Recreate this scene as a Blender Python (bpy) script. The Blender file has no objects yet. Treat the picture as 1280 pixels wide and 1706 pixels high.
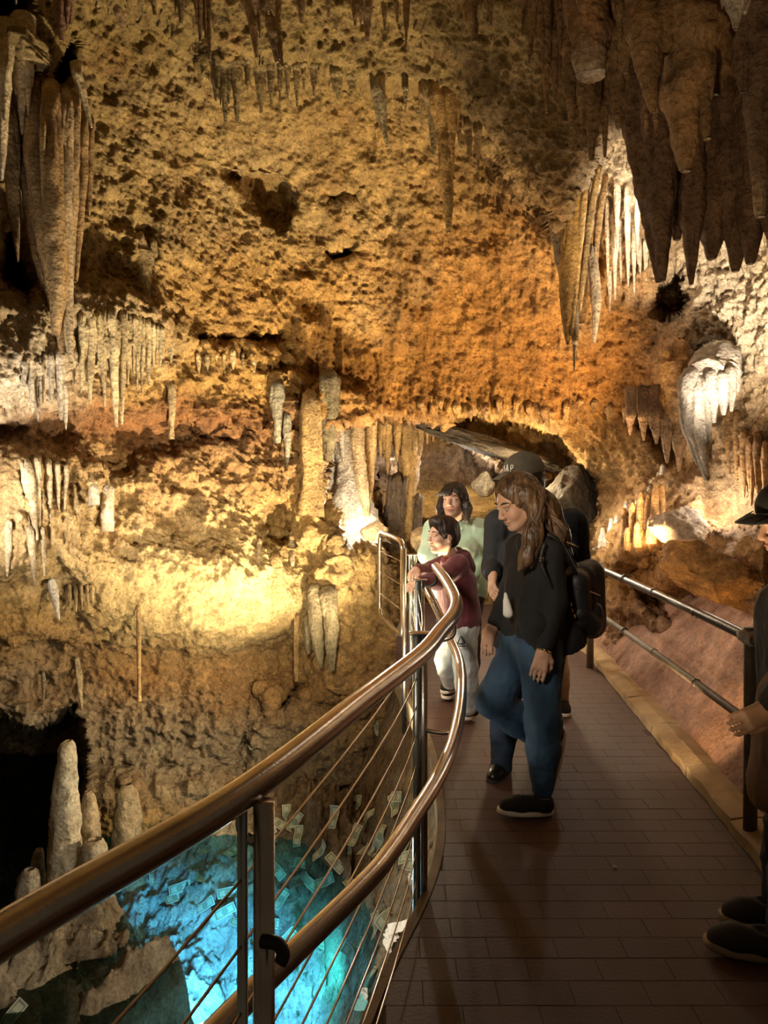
import bpy, bmesh, math, random
import numpy as np
from mathutils import Vector, Matrix
R_ = random.Random(7)
scn = bpy.context.scene
COL = scn.collection
F, CX, HY, CH = 1300.0, 640.0, 790.0, 1.6      # focal length in px, image centre x, horizon row, eye height
def at(px, py, Y):
    return Vector(((px - CX) / F * Y, Y, CH - (py - HY) / F * Y))

# ------------------------------------------------------------------ camera, world, lamps, exposure
cd = bpy.data.cameras.new('camera'); cam = bpy.data.objects.new('camera', cd); COL.objects.link(cam)
cam.location = (0, 0, CH); cam.rotation_euler = (math.pi / 2, 0, 0)
cd.sensor_fit = 'VERTICAL'; cd.sensor_height = 36.0; cd.lens = F / 1706 * 36
cd.shift_y = -(853 - HY) / 1706; cd.clip_start = .05
scn.camera = cam
w = bpy.data.worlds.new('cave_dark'); scn.world = w; w.use_nodes = True
w.node_tree.nodes['Background'].inputs[0].default_value = (1, .72, .42, 1)
w.node_tree.nodes['Background'].inputs[1].default_value = .022
scn.view_settings.view_transform = 'Standard'; scn.view_settings.look = 'None'
scn.view_settings.exposure = 1.25; scn.view_settings.gamma = 1.0
scn.view_settings.use_curve_mapping = False
WARM, AMBER, WHITE = (1, .79, .48), (1, .69, .36), (1, .89, .72)
def lamp(name, loc, power, col, target=None, size=75, blend=.9, rad=.08):
    l = bpy.data.lights.new(name, 'SPOT' if target is not None else 'POINT')
    l.energy = power; l.color = col; l.shadow_soft_size = rad
    o = bpy.data.objects.new(name, l); COL.objects.link(o); o.location = loc
    if target is not None:
        l.spot_size = math.radians(size); l.spot_blend = blend
        o.rotation_euler = (Vector(target) - Vector(loc)).to_track_quat('-Z', 'Y').to_euler()
    return o
lamp('wall_floodlight', (-.45, 4.3, .75), 98, WARM, at(330, 960, 6), 120, 1)
lamp('upper_wall_floodlight', (.1, 5.0, -.3), 620, WARM, at(380, 330, 6.3), 100, 1)
lamp('arch_floodlight', (1.95, 5.6, .85), 260, AMBER, at(800, 480, 7.2), 95, 1)
lamp('left_ledge_lamp', (-2.2, 3.9, 1.25), 60, WHITE, at(60, 730, 4.9), 125, 1)
lamp('column_lamp', at(606, 868, 7.15), 34, WHITE, rad=.05)
lamp('back_room_lamp', at(765, 790, 9.2), 14, WHITE, rad=.1)
lamp('back_room_left_lamp', at(655, 770, 10.3), 16, WHITE, rad=.1)
lamp('arch_vault_lamp', at(870, 790, 7.8), 30, WARM, rad=.1)
lamp('boulder_lamp', at(1190, 832, 5.7), 6, WHITE, rad=.05)
lamp('right_wall_lamp', at(1335, 800, 4.2), 420, WHITE, at(1190, 380, 5.9), 72, 1)
lamp('slope_lamp', at(968, 852, 6.5), 6, WHITE, rad=.05)
lamp('niche_lamp', at(1060, 360, 6.15), 6, WHITE, rad=.05)
lamp('pool_lamp_light', (-1.08, 4.70, -1.66), 85, (.15, .58, 1.0), (-1.25, 5.2, -2.6), 165, .4, rad=.1)
lamp('pool_far_light', (-.45, 5.0, -1.5), 6, (.08, .80, .80), (-.8, 5.6, -2.6), 170, .4, rad=.12)
lamp('shore_wall_fill', (-.25, 5.35, -.35), 55, WARM, (-2.6, 5.9, -.55), 110, 1)  # added grazing light to bring out the dim lower left wall, no fixture
lamp('island_lamp', (-.4, 3.2, -.3), 16, WHITE, (-2.0, 4.5, -1.0), 80, 1)
lamp('deck_edge_fill', (-.50, 3.75, -.45), 8, WHITE, rad=.06)  # added fill so the bank and scraps under the deck edge show
lamp('walkway_lamp', (1.5, 7.6, 2.2), 40, AMBER, (.9, 5.2, 0), 100, 1)
lamp('stalactite_fill', (.15, 1.7, .45), 80, AMBER, (1.6, 3.6, 3.6), 80, 1)  # added low upward fill on the near stalactites, not a roof fixture
lamp('visitor_fill', (-1.3, .7, 2.8), 165, (1, .83, .63), (.70, 4.6, 1.1), 40, 1, rad=.25)  # added soft fill on the visitors from behind the camera, no fixture
lamp('boulder_fill', (1.38, 4.0, .12), 26, AMBER, (2.2, 5.0, 1.0), 110, 1)  # added low fill to brighten the orange boulder, no fixture on the kerb
lamp('visitor_lamp', (-2.4, 3.6, 2.7), 170, (1, .86, .66), (.55, 5.0, 1.1), 40, .8, rad=.15)

# ------------------------------------------------------------------ noise, in numpy
def _h(ix, iy, iz, s):
    h = (ix.astype(np.uint32) * np.uint32(374761393) + iy.astype(np.uint32) * np.uint32(668265263)
         + iz.astype(np.uint32) * np.uint32(2147483647) + np.uint32(s * 144665 + 77))
    h = (h ^ (h >> np.uint32(13))) * np.uint32(1274126177)
    h = (h ^ (h >> np.uint32(16))) * np.uint32(2246822519)
    h ^= h >> np.uint32(15)
    return h
def vn(P, s=0):                                   # value noise in -1..1
    i = np.floor(P).astype(np.int64); f = (P - i).astype(np.float32)
    u = f * f * f * (f * (f * 6 - 15) + 10)
    r = 0
    for dx in (0, 1):
        wx = u[:, 0] if dx else 1 - u[:, 0]
        for dy in (0, 1):
            wy = u[:, 1] if dy else 1 - u[:, 1]
            for dz in (0, 1):
                wz = u[:, 2] if dz else 1 - u[:, 2]
                r = r + wx * wy * wz * (_h(i[:, 0] + dx, i[:, 1] + dy, i[:, 2] + dz, s).astype(np.float32) / 2147483648.0 - 1)
    return r
def fbm(P, sc, octv=4, s=0, gain=.5, ridge=False):
    P = np.asarray(P, float) * (np.asarray(sc) if not np.isscalar(sc) else sc)
    a, t, n = 1.0, 0.0, 0.0
    for k in range(octv):
        v = vn(P, s + k)
        if ridge: v = 1 - 2 * np.abs(v)
        t = t + a * v; n += a; a *= gain; P = P * 2.03 + 11.7
    return t / n
def worley(P, s=0):
    i = np.floor(P).astype(np.int64); best = np.full(len(P), 9.0)
    for dx in (-1, 0, 1):
        for dy in (-1, 0, 1):
            for dz in (-1, 0, 1):
                c = i + np.array((dx, dy, dz))
                q = np.stack([_h(c[:, 0], c[:, 1], c[:, 2], s + k) / 4294967296.0 for k in (1, 2, 3)], 1)
                best = np.minimum(best, ((c + q - P) ** 2).sum(1))
    return np.sqrt(best)
def sstep(a, b, x):
    t = np.clip((x - a) / (b - a), 0, 1); return t * t * (3 - 2 * t)
def poly_sd(px, py, poly):                        # signed distance to a polygon, inside positive
    n = len(poly); d = np.full(px.shape, 1e9); ins = np.zeros(px.shape, bool)
    for k in range(n):
        ax, ay = poly[k]; bx, by = poly[(k + 1) % n]
        ex, ey = bx - ax, by - ay
        t = np.clip(((px - ax) * ex + (py - ay) * ey) / (ex * ex + ey * ey + 1e-9), 0, 1)
        d = np.minimum(d, np.hypot(px - ax - t * ex, py - ay - t * ey))
        if ay != by:
            c = ((ay > py) != (by > py)) & (px < (bx - ax) * (py - ay) / (by - ay) + ax)
            ins ^= c
    return np.where(ins, d, -d)

# ------------------------------------------------------------------ materials
def nt(name):
    m = bpy.data.materials.new(name); m.use_nodes = True
    t = m.node_tree; return m, t, t.nodes['Principled BSDF']
def nd(t, kind, **kw):
    n = t.nodes.new(kind)
    for k, v in kw.items():
        if k in n.inputs: n.inputs[k].default_value = v
        else: setattr(n, k, v)
    return n
def mixc(t, fac, a, b, mode='MIX'):
    n = t.nodes.new('ShaderNodeMix'); n.data_type = 'RGBA'; n.blend_type = mode
    for s, v in ((0, fac), (6, a), (7, b)):
        if isinstance(v, (int, float, tuple)): n.inputs[s].default_value = v
        else: t.links.new(v, n.inputs[s])
    return n.outputs[2]
def ramp(t, src, stops):
    n = t.nodes.new('ShaderNodeValToRGB'); e = n.color_ramp.elements
    while len(e) < len(stops): e.new(.5)
    for q, (p, c) in zip(e, stops): q.position = p; q.color = c if len(c) == 4 else (*c, 1)
    t.links.new(src, n.inputs[0]); return n.outputs[0]
def bump(t, b, src, strength, dist, prev=None):
    n = nd(t, 'ShaderNodeBump', Strength=strength, Distance=dist)
    t.links.new(src, n.inputs['Height'])
    if prev: t.links.new(prev, n.inputs['Normal'])
    t.links.new(n.outputs[0], b.inputs['Normal']); return n.outputs[0]
def c4(c): return (c[0], c[1], c[2], 1)
def simple(name, col, rough=.6, metal=0, noise=None, nscale=8, bmp=0, bscale=60, spec=.5, sheen=0, stretch=None):
    m, t, b = nt(name)
    b.inputs['Base Color'].default_value = c4(col); b.inputs['Roughness'].default_value = rough
    b.inputs['Metallic'].default_value = metal; b.inputs['Specular IOR Level'].default_value = spec
    if sheen: b.inputs['Sheen Weight'].default_value = sheen
    tc = nd(t, 'ShaderNodeTexCoord'); src = tc.outputs['Object']
    if stretch:
        mp = nd(t, 'ShaderNodeMapping'); mp.inputs['Scale'].default_value = stretch
        t.links.new(src, mp.inputs[0]); src = mp.outputs[0]
    if noise:
        n = nd(t, 'ShaderNodeTexNoise', Scale=nscale, Detail=5.0); t.links.new(src, n.inputs['Vector'])
        o = ramp(t, n.outputs['Fac'], [(.35, col), (.65, noise)]); t.links.new(o, b.inputs['Base Color'])
    if bmp:
        n = nd(t, 'ShaderNodeTexNoise', Scale=bscale, Detail=4.0); t.links.new(src, n.inputs['Vector'])
        bump(t, b, n.outputs['Fac'], bmp, .01)
    return m
def rock_mat(name, rough=.72, bs=1.0, tint=None, spec=.35):
    """rock coloured by the mesh's own mineral colour attribute, with grain and fine relief"""
    m, t, b = nt(name)
    tc = nd(t, 'ShaderNodeTexCoord'); src = tc.outputs['Object']
    if tint is None:
        a = nd(t, 'ShaderNodeAttribute'); a.attribute_name = 'Col'; base = a.outputs['Color']
    else:
        n0 = nd(t, 'ShaderNodeTexNoise', Scale=5.0, Detail=6.0); t.links.new(src, n0.inputs['Vector'])
        base = ramp(t, n0.outputs['Fac'], [(.3, tint[0]), (.7, tint[1])])
    n1 = nd(t, 'ShaderNodeTexNoise', Scale=9.0, Detail=8.0, Roughness=.65); t.links.new(src, n1.inputs['Vector'])
    g = ramp(t, n1.outputs['Fac'], [(.28, (.40, .33, .25)), (.5, (.88, .86, .82)), (.70, (1.35, 1.3, 1.2))])
    c = mixc(t, .85, base, g, 'MULTIPLY')
    n2 = nd(t, 'ShaderNodeTexNoise', Scale=42.0, Detail=6.0, Roughness=.7); t.links.new(src, n2.inputs['Vector'])
    g2 = ramp(t, n2.outputs['Fac'], [(.30, (.34, .27, .20)), (.52, (1.0, .98, .95)), (.68, (1.28, 1.25, 1.2))])
    c = mixc(t, .7, c, g2, 'MULTIPLY')
    t.links.new(c, b.inputs['Base Color'])
    b.inputs['Roughness'].default_value = rough; b.inputs['Specular IOR Level'].default_value = spec
    v = nd(t, 'ShaderNodeTexVoronoi', Scale=38.0); t.links.new(src, v.inputs['Vector'])
    p = bump(t, b, n1.outputs['Fac'], 1.0 * bs, .08)
    p = bump(t, b, v.outputs['Distance'], .6 * bs, .03, p)
    bump(t, b, n2.outputs['Fac'], 1.0 * bs, .03, p)
    return m
M = {}
M['rock'] = rock_mat('cave_rock')
M['drip'] = rock_mat('dripstone', .55, .7, spec=.4)
M['steel'] = simple('brushed_steel', (.56, .51, .47), .25, 1, noise=(.44, .39, .35), nscale=14, bmp=.06, bscale=160)
M['steel_blue_lit'] = simple('blue_lit_steel', (.52, .58, .60), .34, 1, noise=(.42, .47, .50), nscale=20)  # bluish light on the post bars put into the metal colour
M['cable'] = simple('steel_cable', (.50, .40, .28), .35, 1)
M['black_metal'] = simple('black_metal', (.03, .027, .025), .4, .6)

# ------------------------------------------------------------------ mesh helpers
def mesh_obj(name, V, Fc, mat=None, parent=None, col=None, smooth=True, tri=False):
    me = bpy.data.meshes.new(name)
    if isinstance(Fc, np.ndarray) and len(Fc):
        V = np.asarray(V, np.float32); k = Fc.shape[1]; n = len(Fc)
        me.vertices.add(len(V)); me.vertices.foreach_set('co', V.ravel())
        me.loops.add(n * k); me.loops.foreach_set('vertex_index', Fc.astype(np.int32).ravel())
        me.polygons.add(n); me.polygons.foreach_set('loop_start', np.arange(0, n * k, k, dtype=np.int32))
        me.polygons.foreach_set('loop_total', np.full(n, k, np.int32))
        me.update(calc_edges=True); me.validate()
    else:
        me.from_pydata([tuple(v) for v in V], [], [tuple(f) for f in Fc]); me.update()
    if smooth: me.polygons.foreach_set('use_smooth', np.ones(len(me.polygons), bool))
    if col is not None:
        a = me.color_attributes.new('Col', 'FLOAT_COLOR', 'POINT')
        c = np.ones((len(V), 4), np.float32); c[:, :3] = col; a.data.foreach_set('color', c.ravel())
    if mat: me.materials.append(M[mat] if isinstance(mat, str) else mat)
    o = bpy.data.objects.new(name, me); COL.objects.link(o)
    if parent: o.parent = parent
    return o
def tag(o, label=None, cat=None, group=None, kind=None):
    if label: o['label'] = label
    if cat: o['category'] = cat
    if group: o['group'] = group
    if kind: o['kind'] = kind
    return o
def empty(name, loc=(0, 0, 0), label=None, cat=None, group=None):
    o = bpy.data.objects.new(name, None); COL.objects.link(o); o.location = loc; o.empty_display_size = .1
    return tag(o, label, cat, group)
def put(o, parent):                               # parent keeping the place in the world
    o.parent = parent; o.matrix_parent_inverse = Matrix.Translation(parent.location).inverted(); return o
def spline(pts, n=12):
    P = [Vector(p) for p in pts]; out = []
    for i in range(len(P) - 1):
        p0 = P[max(i - 1, 0)]; p1 = P[i]; p2 = P[i + 1]; p3 = P[min(i + 2, len(P) - 1)]
        for k in range(n):
            t = k / n
            out.append(.5 * ((2 * p1) + (p2 - p0) * t + (2 * p0 - 5 * p1 + 4 * p2 - p3) * t * t + (3 * p1 - p0 - 3 * p2 + p3) * t ** 3))
    return out + [P[-1]]
def tube_arr(path, r, seg=12, closed=False, cap=True):
    P = [Vector(p) for p in path]; n = len(P)
    rr = r if hasattr(r, '__len__') else [r] * n
    T = [((P[(i + 1) % n] if closed else P[min(i + 1, n - 1)]) - (P[i - 1] if closed else P[max(i - 1, 0)])).normalized() for i in range(n)]
    u = T[0].orthogonal().normalized(); V = []; Fs = []
    for i in range(n):
        u = (u - T[i] * u.dot(T[i])).normalized(); v = T[i].cross(u)
        for k in range(seg):
            a = 2 * math.pi * k / seg
            V.append(P[i] + (u * math.cos(a) + v * math.sin(a)) * rr[i])
    m = n if closed else n - 1
    for i in range(m):
        j = (i + 1) % n
        for k in range(seg):
            q = (k + 1) % seg; Fs.append((i * seg + k, i * seg + q, j * seg + q, j * seg + k))
    if cap and not closed:
        Fs.append(tuple(range(seg - 1, -1, -1))); Fs.append(tuple((n - 1) * seg + k for k in range(seg)))
    return V, Fs
def tube(name, path, r, mat, parent=None, seg=12, closed=False):
    V, Fs = tube_arr(path, r, seg, closed); o = mesh_obj(name, V, Fs, mat)
    if parent: put(o, parent)
    return o
def multi(name, parts, mat, parent=None, smooth=True):
    V = []; Fs = []
    for v, f in parts:
        b = len(V); V += list(v); Fs += [tuple(i + b for i in q) for q in f]
    o = mesh_obj(name, V, Fs, mat, smooth=smooth)
    if parent: put(o, parent)
    return o
def box_arr(c, s, rz=0, bev=0):
    bm = bmesh.new(); bmesh.ops.create_cube(bm, size=1)
    for v in bm.verts: v.co = Vector((v.co.x * s[0], v.co.y * s[1], v.co.z * s[2]))
    if bev: bmesh.ops.bevel(bm, geom=bm.edges[:], offset=bev, segments=2, affect='EDGES', profile=.5)
    mt = Matrix.Translation(c) @ Matrix.Rotation(rz, 4, 'Z')
    bm.verts.index_update()
    V = [mt @ v.co for v in bm.verts]; Fs = [tuple(v.index for v in f.verts) for f in bm.faces]; bm.free()
    return V, Fs
# ------------------------------------------------------------------ the cave shell: one continuous rock surface around the place
CP = [(-600,-600,2.6),(0,-600,3),(640,-600,3.2),(1280,-600,2.8),(1900,-600,2.4),
 (-600,-200,2.8),(0,-200,4.2),(640,-200,4.8),(1280,-200,3.8),(1900,-200,2.8),
 (-600,100,3),(0,50,4.9),(150,100,5.4),(320,100,6.0),(640,200,6.6),(900,250,6.4),(1100,200,5.8),(1280,150,4.8),(1900,100,3),
 (-600,400,3),(0,400,5.0),(200,400,5.7),(500,400,6.8),(800,400,7.0),(1000,400,6.8),(1150,400,6.6),(1280,400,5.8),(1900,400,3.2),
 (-600,700,3),(0,600,4.8),(0,750,4.9),(200,600,5.6),(300,720,6.2),(500,650,6.9),(700,600,7.2),(900,600,7.2),(1050,600,6.9),(1200,550,6.2),(1280,600,5.7),(1900,700,3.2),
 (0,900,4.8),(200,900,5.5),(400,950,6.0),(560,900,6.8),(-600,1000,3),(620,980,7.2),
 (0,1050,5),(200,1050,5.7),(400,1080,6.3),(560,1080,6.9),(0,1250,5.9),(200,1200,6.0),(350,1250,6.3),(450,1300,6.6),(600,1150,6.9),
 (1000,800,7.6),(1100,750,7.0),(1200,720,6.3),(1280,750,5.5),(1050,900,6.7),(1150,900,6.1),(1280,900,5.2),(1280,1050,4.9),(1100,1000,6.1),(1000,950,7.2),(1060,1050,6.6),(1900,1000,3.4),
 (900,1300,7.2),(1280,1300,4.8),(640,1400,7),(300,1450,6.2),(0,1500,5.6),(-600,1500,3.4),(1900,1500,3.4)]
# raised and recessed masses: outline, metres (negative comes towards the room), edge softness, raggedness
LAY = [
 ([(-700,-900),(2000,-900),(2000,150),(1280,170),(1130,190),(1010,215),(965,330),(935,415),(905,345),(860,305),(835,262),(800,205),(755,172),(700,142),(625,150),(570,124),(520,103),(470,108),(430,95),(365,122),(335,70),(270,30),(150,-30),(0,-120),(-700,-200)], -1.05, 16, 14),
 ([(640,-30),(1000,-30),(960,240),(935,370),(900,300),(850,215),(780,110),(690,60)], -.35, 25, 16),
 ([(-120,520),(40,500),(130,475),(250,490),(300,540),(285,575),(140,600),(0,660),(-120,690)], -.30, 20, 8),
 ([(-50,705),(100,690),(300,708),(430,722),(430,735),(310,742),(210,790),(150,750),(0,742)], .22, 14, 16),
 ([(-300,1185),(0,1200),(60,1212),(128,1175),(150,1250),(140,1330),(110,1420),(60,1560),(-300,1560)], 2.0, 10, 12),
 ([(620,700),(645,696),(720,706),(745,716),(800,760),(860,790),(940,800),(985,812),(998,860),(992,950),(1004,1050),(1012,1140),(660,1140),(650,960),(632,850),(622,780)], 3.2, 9, 8),
 ([(735,712),(760,694),(850,692),(925,720),(960,765),(990,800),(990,815),(935,800),(850,775),(790,745)], 1.1, 10, 8),
 ([(537,770),(552,730),(572,708),(612,705),(628,720),(628,900),(600,912),(575,908),(556,860),(540,835)], 1.7, 6, 4),
 ([(1088,470),(1110,460),(1125,448),(1142,450),(1152,510),(1140,530),(1110,536),(1086,520)], .8, 7, 3),
 ([(385,290),(450,300),(500,320),(505,345),(490,375),(450,380),(425,340)], .35, 8, 16),
 ([(540,322),(600,312),(592,332),(548,338)], .25, 6, 8), ([(545,417),(600,412),(592,432),(552,436)], .25, 6, 8),
 ([(88,110),(118,58),(130,80),(126,125),(100,150),(82,140)], 1.0, 6, 6),
 ([(-100,-100),(40,-100),(62,20),(40,30),(-100,70)], 1.6, 8, 10),
 ([(4,385),(30,380),(62,480),(50,510),(0,470)], .9, 8, 8),
 ([(0,760),(60,720),(130,740),(170,800),(150,930),(70,960),(0,960)], -.25, 40, 10),
 ([(440,850),(480,830),(490,905),(440,900)], .4, 10, 10),
 ([(330,560),(470,555),(480,590),(450,575),(330,570)], .22, 8, 10),
 ([(460,640),(500,640),(510,830),(560,920),(590,1000),(540,1000),(500,900)], -.2, 30, 8),
 ([(530,650),(570,640),(625,660),(640,700),(560,720),(530,690)], -.35, 14, 8),
 ([(560,905),(640,930),(660,1010),(690,1100),(600,1180),(520,1120),(530,1010)], -.35, 30, 10),
 ([(1100,560),(1150,540),(1140,700),(1120,720),(1100,660)], -.5, 14, 6),
 ([(1040,690),(1090,680),(1130,700),(1140,770),(1110,780),(1080,730)], .5, 10, 10),
 ([(1165,575),(1205,562),(1230,580),(1232,625),(1200,650),(1150,620)], .7, 9, 8),
 ([(985,905),(1110,790),(1160,790),(1190,870),(1120,900),(1000,960)], -.35, 25, 10),
 ([(1110,900),(1180,870),(1290,885),(1290,1040),(1240,1020),(1160,960),(1120,950)], -.45, 18, 8),
 ([(1060,985),(1160,965),(1240,1025),(1290,1045),(1290,1110),(1150,1060)], .5, 16, 8),
 ([(120,925),(300,915),(460,935),(525,1000),(450,1042),(300,1052),(160,1035)], -.22, 28, 8),
 ([(-40,1075),(300,1070),(480,1058),(560,1070),(540,1130),(440,1150),(420,1290),(150,1300),(130,1180),(-40,1150)], .28, 24, 8),
 ([(450,1180),(500,1130),(520,1125),(500,1160),(470,1190)], .3, 8, 8),
]
# mineral colours of the rock by region: centre, reach, colour
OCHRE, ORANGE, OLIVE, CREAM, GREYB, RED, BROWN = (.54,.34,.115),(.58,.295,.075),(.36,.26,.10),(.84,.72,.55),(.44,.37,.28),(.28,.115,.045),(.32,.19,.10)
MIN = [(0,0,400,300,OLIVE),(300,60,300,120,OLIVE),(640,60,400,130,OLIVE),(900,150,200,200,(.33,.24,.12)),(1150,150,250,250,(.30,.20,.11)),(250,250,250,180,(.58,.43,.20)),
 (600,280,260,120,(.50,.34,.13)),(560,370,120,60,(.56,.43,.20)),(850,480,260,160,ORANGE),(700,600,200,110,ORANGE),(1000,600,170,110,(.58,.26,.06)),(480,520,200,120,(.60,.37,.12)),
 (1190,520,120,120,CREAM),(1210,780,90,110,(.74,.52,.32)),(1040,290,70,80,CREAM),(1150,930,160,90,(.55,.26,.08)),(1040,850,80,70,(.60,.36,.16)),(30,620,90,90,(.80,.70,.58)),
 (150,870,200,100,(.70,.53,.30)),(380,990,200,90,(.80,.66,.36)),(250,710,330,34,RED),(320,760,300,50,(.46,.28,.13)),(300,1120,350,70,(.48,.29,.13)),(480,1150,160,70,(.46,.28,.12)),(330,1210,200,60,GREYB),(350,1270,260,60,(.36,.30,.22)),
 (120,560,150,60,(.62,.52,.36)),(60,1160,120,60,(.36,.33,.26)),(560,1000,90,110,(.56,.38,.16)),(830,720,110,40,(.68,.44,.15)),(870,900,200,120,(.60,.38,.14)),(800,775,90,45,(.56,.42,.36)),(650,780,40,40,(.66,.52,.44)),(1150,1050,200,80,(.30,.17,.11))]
def axis(a, b, lo, hi, fine, coarse):
    return np.concatenate([np.arange(a, lo, coarse), np.arange(lo, hi, fine), np.arange(hi, b + coarse, coarse)])
FINE = 2.4
gx = axis(-600, 1880, -60, 1340, FINE, 36.0); gy = axis(-640, 1500, -60, 1400, FINE, 36.0)
GX, GY = np.meshgrid(gx, gy); sh = GX.shape; fx, fy = GX.ravel(), GY.ravel()
cp = np.array(CP, float)
def tps(fx, fy):
    c = cp[:, :2] / 400; r = np.linalg.norm(c[:, None] - c[None], axis=2); n = len(c)
    k = lambda r: r
    A = np.zeros((n + 3, n + 3)); A[:n, :n] = k(r) - np.eye(n) * .02; A[:n, n] = 1; A[:n, n + 1:] = c; A[n:, :n] = A[:n, n:].T
    wv = np.linalg.solve(A, np.concatenate([cp[:, 2], np.zeros(3)]))
    q = np.stack([fx, fy], 1) / 400; out = wv[n] + q @ wv[n + 1:]
    for i in range(n): out = out + wv[i] * k(np.hypot(q[:, 0] - c[i, 0], q[:, 1] - c[i, 1]))
    return out
Dp = tps(fx, fy)
def world(fx, fy, D): return np.stack([(fx - CX) / F * D, D, CH - (fy - HY) / F * D], 1)
P0 = world(fx, fy, Dp)
rag = fbm(P0, 2.6, 3, 40); rag2 = fbm(P0, 7.0, 3, 50)
for poly, off, soft, rg in LAY:
    xs = [p[0] for p in poly]; ys = [p[1] for p in poly]; m_ = soft * 2 + rg * 2 + 4
    sel = (fx > min(xs) - m_) & (fx < max(xs) + m_) & (fy > min(ys) - m_) & (fy < max(ys) + m_)
    sd = poly_sd(fx[sel], fy[sel], poly) + rg * (rag[sel] + .8 * rag2[sel])
    Dp[sel] += off * sstep(-soft, soft, sd)
P1 = world(fx, fy, Dp)
big = fbm(P1, .9, 3, 1); mid = fbm(P1, 3.2, 4, 5, ridge=True); med = fbm(P1, 6.5, 4, 9)
warp = P1 + .05 * np.stack([med, mid, big], 1)
wl = worley(warp * 7.0, 3); wl2 = worley(warp * 17.0, 4)
fine = fbm(P1, 22, 3, 13); drip = fbm(P1, (9, 9, 1.1), 3, 21, ridge=True); drip2 = fbm(P1, (22, 22, 2.2), 2, 23, ridge=True)
# how drippy, crumbly or nodular each region is
def reg(cx, cy, rx, ry): return np.exp(-(((fx - cx) / rx) ** 2 + ((fy - cy) / ry) ** 2))
dripw = np.clip(.35 + reg(640, 20, 700, 120) + reg(950, 260, 160, 200) + reg(1040, 380, 90, 120) + reg(130, 850, 120, 90) + reg(560, 760, 90, 130) + reg(800, 690, 200, 40) - reg(380, 1020, 150, 60), 0, 1.2)
nod = np.clip(reg(330, 1210, 220, 70) + reg(1200, 520, 120, 110) + .6 * reg(300, 800, 300, 90) + .35, 0, 1.2)
nodl = np.clip(1.3 * reg(330, 1220, 230, 75) + .5 * reg(250, 1100, 260, 60) + .35 * reg(350, 960, 250, 60) + .8 * reg(1210, 500, 100, 90), 0, 1.2); wl3 = worley(warp * 15.0, 14); wl4 = worley(warp * 30.0, 15)
calm = np.clip(1 - .4 * reg(220, 150, 260, 160) - .7 * reg(560, 270, 160, 100) - .45 * reg(380, 1000, 160, 45) - .6 * reg(820, 480, 200, 120), .2, 1)
amp = .75 + .55 * fbm(P1, .8, 2, 111)
scale = np.clip(Dp / 6.5, .5, 1.6)
disp = scale * (.17 * big + amp * calm * (.125 * mid + .085 * med) + dripw * (.075 * drip + .034 * drip2) + nod * (.10 * (.55 - wl) + .045 * (.5 - wl2)) + nodl * (.11 * (.5 - wl3) + .05 * (.5 - wl4)) + (.35 + .65 * calm) * (.036 * fine + .016 * fbm(P1, 44, 2, 17, ridge=True)))
G = P1.reshape(*sh, 3)
N = np.cross(np.gradient(G, axis=0).reshape(-1, 3), np.gradient(G, axis=1).reshape(-1, 3))
N /= np.linalg.norm(N, axis=1, keepdims=True) + 1e-9
toc = -P1 + np.array((0, 0, CH)); toc /= np.linalg.norm(toc, axis=1, keepdims=True)
N *= np.sign((N * toc).sum(1, keepdims=True) + 1e-9)
ND = N * .5 + toc * .5
P2 = P1 + ND * disp[:, None]
# colours
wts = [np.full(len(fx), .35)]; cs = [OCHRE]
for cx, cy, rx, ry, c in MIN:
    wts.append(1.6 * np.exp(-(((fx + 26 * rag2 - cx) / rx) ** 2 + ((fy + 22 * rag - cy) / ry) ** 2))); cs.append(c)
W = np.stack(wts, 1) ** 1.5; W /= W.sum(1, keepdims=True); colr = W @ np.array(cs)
vein = sstep(.25, .75, fbm(P1, 1.7, 4, 60)); rust = sstep(.15, .6, fbm(P1, 3.1, 4, 66))
colr = colr * (1 - .28 * vein[:, None]) + .28 * vein[:, None] * np.array((.74, .60, .34))
colr = colr * (1 - .35 * rust[:, None]) + .35 * rust[:, None] * np.array((.36, .17, .05))
man = sstep(.34, .6, fbm(P1, 2.3, 4, 80)) * .32           # dark manganese stains
colr = colr * (1 - man[:, None]) + man[:, None] * np.array((.13, .10, .07))
ny, nx = sh
idx = np.arange(nx * ny).reshape(ny, nx)
Q = np.stack([idx[:-1, :-1], idx[1:, :-1], idx[1:, 1:], idx[:-1, 1:]], -1).reshape(-1, 4)
qx, qy = fx[Q].mean(1), fy[Q].mean(1)
ceil = poly_sd(qx, qy, LAY[0][0]) > -8
passg = (poly_sd(qx, qy, LAY[5][0]) > -4) & ~ceil
left = (qx < 520 + .1 * (qy - 400)) & ~ceil & ~passg
right = (qx > 1010) & ~ceil & ~passg
back = ~(ceil | passg | left | right)
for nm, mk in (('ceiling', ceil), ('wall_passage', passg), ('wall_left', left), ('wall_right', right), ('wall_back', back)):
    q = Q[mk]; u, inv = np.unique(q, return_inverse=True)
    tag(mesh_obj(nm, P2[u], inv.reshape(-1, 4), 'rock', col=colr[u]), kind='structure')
SHELL = (gx, gy, P2.reshape(ny, nx, 3), N.reshape(ny, nx, 3))
def on_shell(px, py):                             # the rock's point seen at a pixel of the plan view
    i = min(max(np.searchsorted(gx, px), 0), nx - 1); j = min(max(np.searchsorted(gy, py), 0), ny - 1)
    return Vector(SHELL[2][j, i])
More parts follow.
